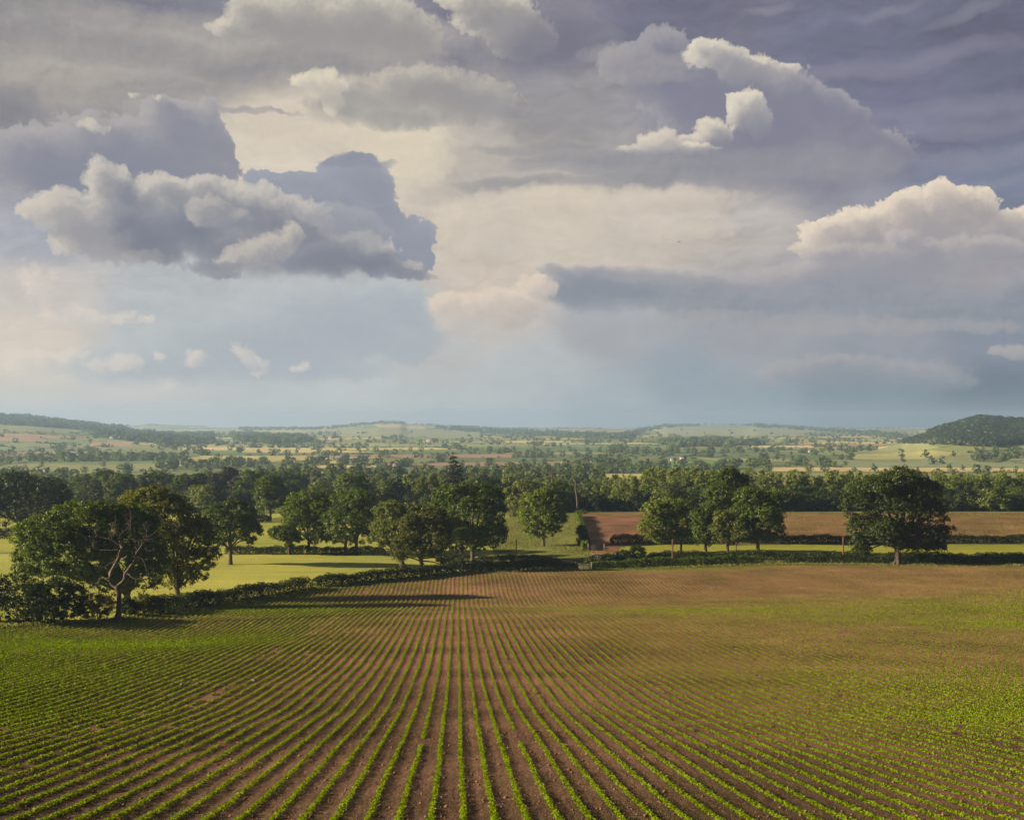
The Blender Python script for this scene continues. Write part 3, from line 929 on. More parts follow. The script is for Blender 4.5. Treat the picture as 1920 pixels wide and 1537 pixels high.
    hero('oak_tree', 'dark low tree half hidden under the tallest sunlit oak', 866, 277,
         [(852, 1015, 26, 22), (870, 1000, 24, 24), (902, 1020, 12, 14)], 'oakdark', 5000, 0.34, 0.6, 0.45, fork=2.2, seed=14)
    hero('maple_tree', 'neat round bright tree alone on the grass bank', 1019, 300,
         [(1005, 942, 30, 20), (1035, 945, 28, 22), (1015, 970, 44, 24), (1048, 972, 16, 18), (990, 965, 18, 20), (1018, 992, 36, 14), (1022, 925, 20, 10), (1000, 1002, 14, 8)],
         'oakbright', 11000, 0.34, 0.65, 0.36, fork=3.2, seed=15)
    # ---- behind the bank
    hero('oak_tree', 'olive stag headed oak behind the round bank tree', 985, 392,
         [(985, 915, 26, 16), (972, 945, 26, 22), (1000, 940, 24, 20), (975, 968, 24, 16), (958, 925, 14, 12)], 'ash', 8000, 0.42, 0.75, 0.45, fork=4, seed=16)
    hero('oak_tree', 'dark oak with bare spike top beside the round bank tree', 1050, 398,
         [(1045, 920, 34, 16), (1065, 935, 26, 20), (1075, 955, 18, 18), (1040, 948, 30, 24)], 'oak', 8000, 0.42, 0.8, 0.45, fork=3, seed=17,
         extra=lambda mb, b, Y: (mb.tube(smooth_line([(-2.4, 0, 6), (-2.5, 0, 12), (-2.5, .1, 15.2)], 6), np.linspace(.3, .08, 6), 5),
                                 mb.tube([(-2.5, 0, 12.9), (-3.3, 0, 13.3), (-3.6, 0, 13.2)], [.1, .08, .04], 4),
                                 mb.tube([(-2.5, 0, 13.6), (-1.9, 0, 14.1)], [.1, .05], 4)))
    # ---- right group in the green strip
    hero('oak_tree', 'broad light oak whose crown overlaps the red ploughed field', 1277, 281,
         [(1232, 955, 28, 18), (1262, 952, 32, 18), (1290, 962, 16, 18), (1225, 985, 28, 22), (1265, 985, 38, 28), (1212, 992, 16, 16), (1250, 1008, 34, 14), (1285, 1005, 18, 14),
          (1280, 978, 24, 24)],
         'oakbright', 12500, 0.33, 0.68, 0.28, fork=3.8, seed=18)
    hero('oak_tree', 'medium oak between the two broad oaks of the green strip', 1323, 279,
         [(1312, 970, 22, 18), (1332, 962, 22, 16), (1318, 995, 26, 22), (1338, 990, 16, 24), (1325, 1012, 24, 10)], 'oak', 7000, 0.33, 0.62, 0.42, fork=2.6, seed=19)
    hero('ash_tree', 'pale feathery ash with dark trunk standing in the green strip', 1364, 277,
         [(1358, 972, 22, 16), (1380, 968, 22, 14), (1350, 995, 20, 22), (1375, 995, 26, 22), (1362, 1012, 26, 8)], 'ash', 8000, 0.31, 0.6, 0.4, fork=2.4, seed=20)
    hero('ash_tree', 'thin stemmed young ash against the pale feathery ash', 1380, 274,
         [(1388, 985, 14, 14), (1396, 1000, 12, 12), (1384, 1008, 14, 8)], 'ash', 2600, 0.3, 0.5, 0.17, fork=2.6, seed=21)
    hero('oak_tree', 'big leaning oak with long limbs at the end of the green strip group', 1421, 276,
         [(1405, 935, 32, 22), (1440, 945, 28, 24), (1430, 965, 38, 22), (1395, 958, 24, 18), (1452, 985, 18, 28), (1412, 985, 26, 18), (1440, 1006, 22, 10), (1465, 1003, 10, 8), (1405, 1008, 12, 10)],
         'oak', 12500, 0.33, 0.68, 0.45, fork=4.0, seed=22, nbr=45)
    hero('oak_tree', 'tall dark oak towering behind the green strip group', 1366, 300,
         [(1360, 900, 30, 18), (1385, 905, 20, 18), (1350, 928, 34, 22), (1380, 935, 24, 22), (1340, 950, 22, 14), (1370, 960, 34, 18), (1366, 885, 18, 9)], 'oak', 12000, 0.36, 0.72, 0.5, fork=6,
         seed=23)
    # ---- giant oak on the right
    def roots(mb, b, Y):
        for a, l in ((0.3, 1.6), (2.6, 2.0), (3.6, 1.5), (4.6, 1.2), (5.4, 1.4)):
            mb.tube(smooth_line([(0, 0, 1.6), (math.cos(a) * .7, math.sin(a) * .7, .6), (math.cos(a) * l, math.sin(a) * l, -.15)], 6), np.linspace(.5, .12, 6), 6)
    hero('oak_tree', 'giant dark oak standing at the far edge of the crop field', 1683, 252,
         [(1690, 900, 40, 22), (1650, 915, 46, 26), (1730, 925, 38, 30), (1612, 945, 38, 32), (1680, 950, 60, 36), (1745, 965, 34, 34), (1620, 990, 30, 30), (1660, 995, 40, 28),
          (1720, 1005, 46, 28), (1762, 1005, 24, 22), (1608, 1020, 14, 22), (1755, 1030, 20, 14), (1625, 1032, 12, 10), (1700, 1022, 24, 12), (1782, 992, 10, 6), (1690, 882, 18, 9)],
         'oakdark', 26000, 0.33, 0.75, 0.8, fork=3.4, seed=24, nbr=60, extra=roots)
    # ---- bushes under the foreground oaks
    bush('large black green bush at the very edge of the crop field', 40, gp(40, 1170)[1] + 2, [(20, 1110, 40, 34), (62, 1120, 46, 38), (20, 1150, 45, 30), (80, 1150, 40, 26), (-30, 1120, 50, 50)], 'oakdark', 9000, 0.2, 0.4, 31)
    bush('leafy dark bush between the edge bush and the russet bush', 118, gp(118, 1166)[1] + 2, [(105, 1108, 40, 24), (135, 1118, 30, 26), (110, 1138, 50, 22), (70, 1112, 24, 20)], 'hedge', 7000, 0.2, 0.38, 32)
    bush('small russet brown bush beside the dead tree trunk', 178, gp(178, 1163)[1] + 1, [(175, 1125, 28, 14), (162, 1138, 22, 14), (195, 1135, 22, 18), (178, 1148, 30, 12)], 'russet', 4500, 0.16, 0.3, 33)
    bush('bright topped round bush just beyond the dead tree', 276, gp(276, 1155)[1] + 2.5, [(272, 1125, 20, 13), (290, 1130, 16, 14), (270, 1140, 22, 14)], 'oakyellow', 3200, 0.2, 0.35, 34)
    bush('low scrub in the hedge gap next to the dead tree', 240, gp(240, 1160)[1] + 2.5, [(238, 1130, 12, 12), (250, 1140, 14, 14), (230, 1142, 12, 10)], 'hedge', 2200, 0.2, 0.35, 35)
    bush('dark bush on the lane verge beside the field gate', 1140, 262, [(1130, 1046, 26, 8), (1112, 1049, 18, 6), (1150, 1048, 16, 7)], 'hedge', 3000, 0.3, 0.4, 36)
    bush('pair of rounded dark bushes on the verge under the ploughed field hedge', 1185, 264, [(1172, 1042, 22, 10), (1195, 1036, 15, 14), (1160, 1047, 12, 6)], 'oakdark', 3600, 0.3, 0.45, 37)
    bush('scrubby bush along the side of the red ploughed field', 1092, 300, [(1094, 1012, 12, 14), (1098, 1022, 10, 10), (1090, 995, 10, 10)], 'hedge', 2400, 0.32, 0.45, 38)
    bush('small pale bush at the foot of the dead snag', 1088, 384, [(1088, 966, 14, 9), (1078, 970, 10, 6)], 'ash', 1500, 0.4, 0.5, 39)
    bush('ivy sprout at the foot of the front hedge oak', 800, 237, [(800, 1070, 7, 6)], 'oakyellow', 500, 0.22, 0.3, 40)


def branchy(mb, pts, r0, r1, g, twigs=5, level=0, n=14, wig=0.05):
    pts = smooth_line(pts, n)
    L = np.linalg.norm(pts[-1] - pts[0])
    pts[1:-1] += g.normal(0, wig * L / n * 2.0, (n - 2, 3))
    rr = np.linspace(r0, r1, n)
    mb.tube(pts, rr, 7 if r0 > .12 else 5 if r0 > .05 else 4)
    if level < 2:
        for i in range(twigs):
            k = int(g.integers(n // 3, n - 1))
            d = pts[min(k + 1, n - 1)] - pts[k]
            d /= np.linalg.norm(d) + 1e-9
            side = unit(g, 1)[0]
            side[1] *= 0.6
            dd = d * 0.6 + side * 0.8 + np.array([0, 0, .25])
            dd /= np.linalg.norm(dd)
            l = L * g.uniform(.16, .38)
            e = pts[k] + dd * l
            m = pts[k] + dd * l * .5 + g.normal(0, .12, 3) * l
            branchy(mb, [pts[k], m, e + g.normal(0, .1, 3) * l], rr[k] * .5, max(.012, rr[k] * .12), g, 3 if level == 0 else 0, level + 1, 7, .06)


def build_dead_trees():
    g = np.random.default_rng(77)
    b = gp(221, 1165)
    Y = float(b[1])
    k = Y / F

    def P(cx, cy, dy=0.0):
        x, y = 120 + cx / 6.4, 960 + cy / 6.4
        return ((x - 221) * k, dy, (HY - y) * k - b[2])
    root = empty('dead_tree', b)
    tag(root, 'bare dead tree with two twisted pale limbs at the field corner', 'dead tree')
    tr = MB()
    base = smooth_line([P(655, 1335), P(655, 1180), P(660, 1000), P(632, 885)], 10)
    tr.tube(base, np.array([.62, .45, .37, .33, .31, .30, .30, .32, .34, .34]), 9)
    for a in (0.2, 1.4, 2.7, 3.6, 4.7, 5.6):
        tr.tube(smooth_line([(0, 0, .9), (math.cos(a) * .45, math.sin(a) * .45, .3), (math.cos(a) * .95, math.sin(a) * .95, -.12)], 5), np.linspace(.30, .08, 5), 5)
    tr.build('trunk', M['bark'], root, smooth=True)
    specs = [  # points, r0, r1, twigs
        ([(630, 900), (560, 835), (545, 740), (582, 680), (620, 600), (660, 520), (692, 445), (662, 390), (650, 330), (660, 285)], .34, .10, 5),
        ([(660, 290), (690, 250), (750, 200), (775, 150)], .09, .03, 3),
        ([(655, 390), (570, 330), (420, 290), (385, 240), (390, 190)], .12, .03, 6),
        ([(570, 325), (590, 250), (625, 130), (630, 30)], .07, .02, 6),
        ([(450, 215), (345, 120)], .05, .015, 2),
        ([(645, 455), (500, 460), (400, 440), (350, 395), (365, 330)], .11, .03, 5),
        ([(280, 330), (230, 290), (200, 265)], .03, .012, 1),
        ([(690, 575), (730, 550), (768, 522)], .12, .07, 0),
        ([(605, 590), (540, 615), (470, 655), (340, 650)], .06, .015, 3),
        ([(545, 790), (430, 800), (390, 860), (300, 935)], .10, .03, 4),
        ([(430, 800), (405, 850), (310, 860)], .05, .015, 2),
        ([(650, 880), (720, 810), (738, 730), (800, 655), (840, 590), (862, 520), (870, 465), (850, 400), (850, 345)], .30, .09, 4),
        ([(850, 350), (820, 300), (790, 200), (785, 100), (782, 0)], .09, .03, 7),
        ([(825, 320), (760, 325), (725, 330)], .04, .015, 2),
        ([(815, 290), (750, 290)], .04, .015, 2),
        ([(790, 90), (850, 25)], .03, .012, 1),
        ([(868, 490), (910, 430), (960, 365), (992, 310), (975, 210), (940, 140)], .13, .03, 6),
        ([(990, 300), (1060, 265), (1115, 230)], .05, .015, 3),
        ([(985, 345), (1060, 352)], .05, .02, 2),
        ([(990, 300), (1090, 290)], .05, .015, 2),
        ([(905, 435), (1000, 425), (1040, 400), (1120, 390)], .08, .015, 4),
        ([(975, 425), (1000, 455), (1085, 460)], .05, .02, 3),
        ([(845, 560), (900, 540), (960, 570), (985, 640), (1018, 715)], .10, .03, 4),
        ([(960, 575), (1010, 560)], .06, .03, 1),
        ([(745, 740), (790, 750), (850, 795), (950, 800), (1000, 870), (995, 930)], .17, .03, 5),
        ([(950, 800), (1035, 810), (1075, 905), (1065, 970)], .06, .015, 4),
        ([(930, 790), (1000, 740), (1040, 650)], .04, .012, 2),
        ([(850, 345), (930, 340), (980, 345)], .06, .03, 2)]
    for pts, r0, r1, tw in specs:
        mb = MB()
        d0 = g.uniform(-.8, .8)
        branchy(mb, [P(x, y, d0 * i / len(pts)) for i, (x, y) in enumerate(pts)], r0 * .85, r1 * 1.15, g, tw, 1 if r0 < .05 else 0)
        mb.build('limb', M['deadwood'], root, smooth=True)
    # snag by the red field
    Y = 390.0
    b = at(1083, Y)
    k = Y / F
    Q = lambda x, y, d=0: ((x - 1083) * k, d, (HY - y) * k - b[2])
    root = empty('dead_tree', b)
    tag(root, 'tall pale dead snag at the corner of the red ploughed field', 'dead tree')
    mb = MB()
    mb.tube(smooth_line([Q(1083, 970), Q(1082, 935), Q(1079, 915), Q(1080, 902)], 10), np.linspace(.36, .20, 10), 7)
    mb.build('trunk', M['deadwood'], root, smooth=True)
    for a, c, r_ in (((1080, 904), (1074, 893), .24), ((1081, 905), (1085, 898), .14), ((1079, 910), (1073, 907), .14), ((1083, 930), (1096, 936), .14), ((1083, 948), (1075, 957), .14), ((1081, 920), (1086, 915), .14)):
        mb = MB()
        mid = tuple((np.array(Q(*a)) + np.array(Q(*c))) / 2 + np.array([0, 0, -.12]))
        mb.tube(smooth_line([Q(*a), mid, Q(*c)], 5), np.linspace(r_, .05, 5), 5)
        mb.build('limb', M['deadwood'], root)
    # fallen pale trunk on the verge
    b = at(1246, 267)
    root = empty('fallen_tree', b)
    tag(root, 'pale fallen tree trunk lying on the lane verge', 'fallen tree')
    mb = MB()
    mb.tube(smooth_line([(1.3, 0, .15), (.2, 0, .35), (-.8, .2, 1.0), (-1.5, .3, 2.0)], 8), [.36, .33, .28, .22, .17, .12, .08, .05], 7)
    mb.build('trunk', M['palewood'], root, smooth=True)
    for q_, r_ in (([(.4, 0, .4), (1.2, .6, .9)], [.12, .05]), ([(-.4, 0, .7), (-.5, -.5, 1.3)], [.10, .04])):
        mb = MB()
        mb.tube(q_, r_, 5)
        mb.build('limb', M['palewood'], root)


# ---- prototypes for the woods
def proto_round(seed, H=14.0, W=11.0, n=2600, card=0.55, clump=1.0, bare=0.16):
    g = np.random.default_rng(seed)
    L = []
    m = int(g.integers(6, 9))
    for i in range(m):
        a = g.uniform(0, 6.28)
        t = (i + .5) / m
        z = H * (bare + (0.88 - bare) * t)
        rad = W * .5 * math.sin(math.pi * (0.18 + 0.72 * t)) * g.uniform(.25, .6)
        r = W * g.uniform(.20, .30)
        L.append(((rad * math.cos(a), rad * math.sin(a), z), (r, r, r * .85)))
    L.append(((0, 0, H * .55), (W * .33, W * .33, H * .30)))
    L.append(((0, 0, H * .85), (W * .20, W * .20, H * .15)))
    v, q, cl = crown_geo(L, n, clump, card, g, lowcut=.4)
    return L, v, q, cl, g


def proto_tree(name, kind, seed, mat, H=14., W=11., n=2600, card=.55):
    if kind == 'round':
        L, v, q, cl, g = proto_round(seed, H, W, n, card)
        tb = trunk_geo(H * .25, H * .022, L, cl, g, nbr=8, sides=5)
    elif kind == 'column':
        g = np.random.default_rng(seed)
        L = []
        for i in range(8):
            t = i / 7
            r = W * .5 * (0.55 + 0.45 * math.sin(math.pi * min(1, .15 + t))) * g.uniform(.55, .8)
            a = g.uniform(0, 6.28)
            L.append(((W * .16 * math.cos(a), W * .16 * math.sin(a), H * (.22 + .66 * t)), (r, r, H * .13)))
        v, q, cl = crown_geo(L, n, .8, card, g, lowcut=.4)
        tb = trunk_geo(H * .3, H * .016, L[:2], cl, g, nbr=6, sides=5)
    else:
        g = np.random.default_rng(seed)
        cs, ns = [], []
        tiers = 13
        for i in range(tiers):
            t = i / (tiers - 1)
            z = H * (.12 + .86 * t)
            R = W * .5 * (1 - t) ** .8 * g.uniform(.75, 1.15) + .25
            k = max(6, int(n / tiers * (1 - t) * 1.9))
            a = g.uniform(0, 6.28, k)
            arms = 7
            a = np.round(a / (6.28 / arms)) * (6.28 / arms) + g.normal(0, .28, k) + i
            rr = R * g.uniform(.1, 1, k) ** .6
            cs.append(np.stack([rr * np.cos(a), rr * np.sin(a), z - .28 * rr + g.normal(0, H * .015, k)], 1))
            nn = np.stack([np.cos(a) * .5, np.sin(a) * .5, np.full(k, .9)], 1) + g.normal(0, .45, (k, 3))
            ns.append(nn)
        v, q = cards(np.vstack(cs), np.vstack(ns), card * g.uniform(.6, 1.3, sum(len(c) for c in cs)), g, .55)
        tb = MB()
        tb.tube([(0, 0, -.2), (0, 0, H * .5), (0, 0, H * .97)], [H * .022, H * .014, .03], 5)
    root = empty(name, (0, 0, 0))
    tb.build('trunk', M['bark'], root, smooth=True)
    add_mesh('crown', v, q, None, M[mat], root)
    return root


class Kind:
    """a kind of tree: prototypes that are copied to every station"""
    def __init__(s, protos):
        s.p, s.used = protos, [False] * len(protos)

    def put(s, i, loc, rz, sc, label, cat, group):
        i %= len(s.p)
        p = s.p[i]
        if not s.used[i]:
            s.used[i] = True
            o = p
            o.location = [float(c) for c in loc]
            o.rotation_euler = (0, 0, rz)
            o.scale = sc
        else:
            o = dup(p, loc, rz, sc)
        tag(o, label, cat, group)
        return o


def build_woods():
    g = np.random.default_rng(55)
    rnd = Kind([proto_tree('woodland_tree', 'round', 100 + i, m, 15, w, 5600, .62) for i, (m, w) in
                enumerate((('wood', 11), ('wood', 12.5), ('oak', 10.5), ('wood', 11.5), ('ash', 10), ('oakdark', 12)))])
    pop = Kind([proto_tree('poplar_tree', 'column', 120 + i, 'poplar', 19, 6.8, 5000, .58) for i in range(4)])
    con = Kind([proto_tree('conifer_tree', 'cone', 130 + i, m, 17, w, 4200, .75) for i, (m, w) in enumerate((('conifer', 6.5), ('conifer', 8), ('pine', 8.5)))])
    pin = Kind([proto_tree('pine_tree', 'round', 140 + i, 'pine', 16, w, 5600, .55) for i, w in enumerate((12, 10))])
    shr = Kind([proto_tree('scrub_tree', 'round', 150 + i, m, 6.5, 8.5, 3000, .55) for i, m in enumerate(('wood', 'ash', 'hedge'))])

    def put(kind, px, Y, H, H0, label, cat, group, wf=1.0, dz=0.0):
        b = at(px, Y)
        b[2] += dz
        s = H / H0
        kind.put(int(g.integers(100)), b, g.uniform(0, 6.28), (s * wf, s * wf, s), label, cat, group)

    # right-hand wood: rows from the front edge backwards; tree tops read from the photograph
    W = 'trees of the long wood behind the ploughed field'
    lab = {'f': 'rounded tree along the front edge of the wood behind the ploughed field',
           'm': 'dense tree inside the long wood beneath the pale poplars',
           'd': 'dark conifer in the wood straight behind the red ploughed field',
           'p': 'pale upright poplar along the back of the long wood'}
    for px in np.arange(1100, 1960, 22):
        Y = 402 + g.uniform(0, 14) + (12 if px > 1500 else 0)
        px = px + g.uniform(-7, 7)
        top = 935 if px < 1240 else 925 if px < 1500 else 925
        z0 = float(T((px - CX) / F * Y, Y))
        H = max(6, (HY - (top + g.uniform(-10, 14))) / F * Y - z0)
        H *= g.uniform(.9, 1.3)
        if 1110 < px < 1230 and g.uniform() < .8:
            put(con, px, Y, H * 1.0, 17, lab['d'], 'tree', 'dark conifers behind the red field', 1.1)
        else:
            put(rnd, px, Y, H, 15, lab['f'], 'tree', W, 1.25 if H > 9 else 1.45)
    for px in np.arange(1098, 1960, 17):
        Y = 397 + g.uniform(-2, 5) + (10 if px > 1500 else 0)
        put(shr, px + g.uniform(-5, 5), Y, g.uniform(3.5, 7.5), 6.5, 'low leafy scrub along the foot of the long wood', 'tree', 'scrub along the foot of the long wood', 1.2)
    for px in np.arange(1105, 1970, 24):
        Y = 436 + g.uniform(-8, 10)
        px = px + g.uniform(-8, 8)
        top = np.interp(px, [1090, 1130, 1180, 1300, 1500, 1600, 1920], [940, 915, 905, 905, 905, 900, 900]) + g.uniform(-7, 7)
        H = max(6, (HY - top) / F * Y - float(T((px - CX) / F * Y, Y)))
        put(rnd, px, Y, H * g.uniform(.78, 1.05), 15, lab['m'], 'tree', 'trees inside the long wood', 1.2)
    for row, Yr in ((0, 470), (1, 492), (2, 520)):
        for px in np.arange(1118 if row else 1135, 1980, 15.5 if row else 17):
            Y = Yr + g.uniform(-6, 6)
            px = px + g.uniform(-5, 5)
            top = np.interp(px, [1090, 1120, 1165, 1210, 1255, 1300, 1400, 1500, 1560, 1920], [925, 905, 888, 880, 876, 878, 880, 884, 886, 886]) + g.uniform(-6, 9) + (4 if row == 0 else 0)
            H = max(8, (HY - top) / F * Y - float(T((px - CX) / F * Y, Y)))
            put(pop, px, Y, H, 19, lab['p'], 'tree', 'poplars along the back of the long wood', .95)
    # left wood behind the spreading oaks
    Lw = 'trees of the wood beyond the far hedge'
    for row, (Yr, t0) in enumerate(((500, 10), (530, 4), (565, 0))):
        for px in np.arange(-20, 560, 22):
            Y = Yr + g.uniform(-10, 10)
            p = px + g.uniform(-8, 8)
            top = np.interp(p, [-20, 100, 150, 190, 260, 330, 400, 430, 470, 540, 600], [900, 905, 888, 882, 880, 884, 880, 872, 880, 886, 900]) + g.uniform(-4, 10) + t0
            H = max(6, (HY - top) / F * Y - float(T((p - CX) / F * Y, Y)))
            u = g.uniform()
            if 395 < p < 460 and row < 2:
                put(pin, p, Y, H, 16, 'brownish spreading pine in the wood beyond the far hedge', 'tree', 'brown pines of the wood beyond the far hedge', 1.1)
            elif 190 < p < 300 and u < .45 or u < .12:
                put(con, p, Y, H * 1.03, 17, 'dark pointed conifer in the wood beyond the far hedge', 'tree', 'dark conifers of the wood beyond the far hedge', 1.1)
            else:
                put(rnd, p, Y, H, 15, 'round leafy tree in the wood beyond the far hedge', 'tree', Lw, 1.1)
    for i in range(34):
        p = g.uniform(310, 600)
        Y = g.uniform(462, 482)
        put(shr, p, Y, g.uniform(3.5, 8.5), 6.5, 'low rounded willow scrub along the far hedge field', 'tree', 'willow scrub before the wood', 1.25)
    # middle wood
    Mw = 'trees of the middle wood behind the hedgerow oaks'
    for px, Y, top, wf, kd in ((575, 455, 925, 1.2, 0), (612, 470, 915, 1.2, 1), (650, 440, 888, 1.05, 0), (672, 445, 885, 1.05, 2), (690, 470, 905, 1.1, 0), (722, 440, 900, 1.1, 3),
                               (745, 448, 896, 1.1, 5), (760, 460, 905, 1.1, 0), (790, 446, 896, 1.0, 4), (812, 455, 890, 1.0, 4), (835, 470, 895, 1.1, 0), (880, 480, 896, 1.1, 2),
                               (905, 470, 892, 1.1, 4), (930, 475, 899, 1.2, 5), (952, 470, 905, 1.2, 5), (985, 490, 905, 1.2, 0), (1010, 505, 905, 1.1, 1), (1045, 520, 900, 1.2, 0),
                               (1075, 510, 908, 1.2, 1), (625, 420, 940, 1.2, 0), (700, 405, 938, 1.3, 1), (735, 402, 935, 1.3, 3), (800, 410, 930, 1.3, 0), (600, 400, 945, 1.3, 4),
                               (560, 420, 940, 1.4, 0), (960, 430, 930, 1.2, 0), (1110, 500, 905, 1.2, 0), (1130, 520, 900, 1.2, 0), (1090, 430, 935, 1.2, 0)):
        z0 = float(T((px - CX) / F * Y, Y))
        H = max(5, (HY - top) / F * Y - z0)
        kd0 = kd
        b = at(px, Y)
        s = H / 15
        rnd.put(kd0, b, g.uniform(0, 6.28), (s * wf, s * wf, s), 'sunlit rounded tree in the middle wood behind the hedgerow oaks', 'tree', Mw)
    put(con, 850, 470, 21.0, 17, 'single tall dark pine rising above the middle wood', 'tree', None, 1.45)
    # scrubby woodland carpet down the slope to the valley
    plt = Kind([proto_tree('plantation_tree', 'round', 160 + i, m, 15, w, 2000, .95) for i, (m, w) in enumerate((('wood', 10), ('poplar', 9), ('wood', 11), ('ash', 10)))])
    for i in range(300):
        Y = g.uniform(560, 1000)
        px = g.uniform(480, 1130 if Y > 620 else 1010)
        if any(inpoly(np.array([(px - CX) / F * Y]), np.array([Y]), p_)[0] for p_, c_ in valley_polys()): continue
        put(plt, px, Y, g.uniform(12, 16.5), 15, 'leafy tree in the woodland that fills the valley below the middle wood', 'tree', 'woodland trees filling the valley', 1.1)


def lo_tree(seed, n, card):
    g = np.random.default_rng(seed)
    d = unit(g, n)
    c = d * g.uniform(.5, 1, (n, 1)) ** .5
    lump = 1 + .25 * np.sin(3 * np.arctan2(d[:, 1], d[:, 0]) + seed)
    c = np.stack([c[:, 0] * .52 * lump, c[:, 1] * .52 * lump, .52 + c[:, 2] * .46], 1)
    return c, d + np.array([0, 0, .4]) + g.normal(0, .5, (n, 3)), np.full(n, card)


def mass(name, P, H, W, n, card, mat, g, label, cat):
    """many small far crowns as one mass"""
    protos = [lo_tree(900 + i, n, card) for i in range(6)]
    pi = g.integers(0, 6, len(P))
    V, Q, off = [], [], 0
    for k in range(6):
        m = pi == k
        if not m.any(): continue
        c, nr, s = protos[k]
        v, q = cards(c, nr, s, g, .75)
        a = g.uniform(0, 6.28, m.sum())
        ca, sa = np.cos(a)[:, None], np.sin(a)[:, None]
        h, w = H[m][:, None], W[m][:, None]
        x = (v[None, :, 0] * ca - v[None, :, 1] * sa) * w + P[m][:, 0:1]
        y = (v[None, :, 0] * sa + v[None, :, 1] * ca) * w + P[m][:, 1:2]
        z = v[None, :, 2] * h + P[m][:, 2:3]
        V.append(np.stack([x, y, z], -1).reshape(-1, 3))
        Q.append((q[None] + (np.arange(m.sum()) * len(v))[:, None, None]).reshape(-1, 4) + off)
        off += m.sum() * len(v)
    o = add_mesh(name, np.vstack(V), np.vstack(Q), None, mat)
    tag(o, label, cat, kind='stuff')


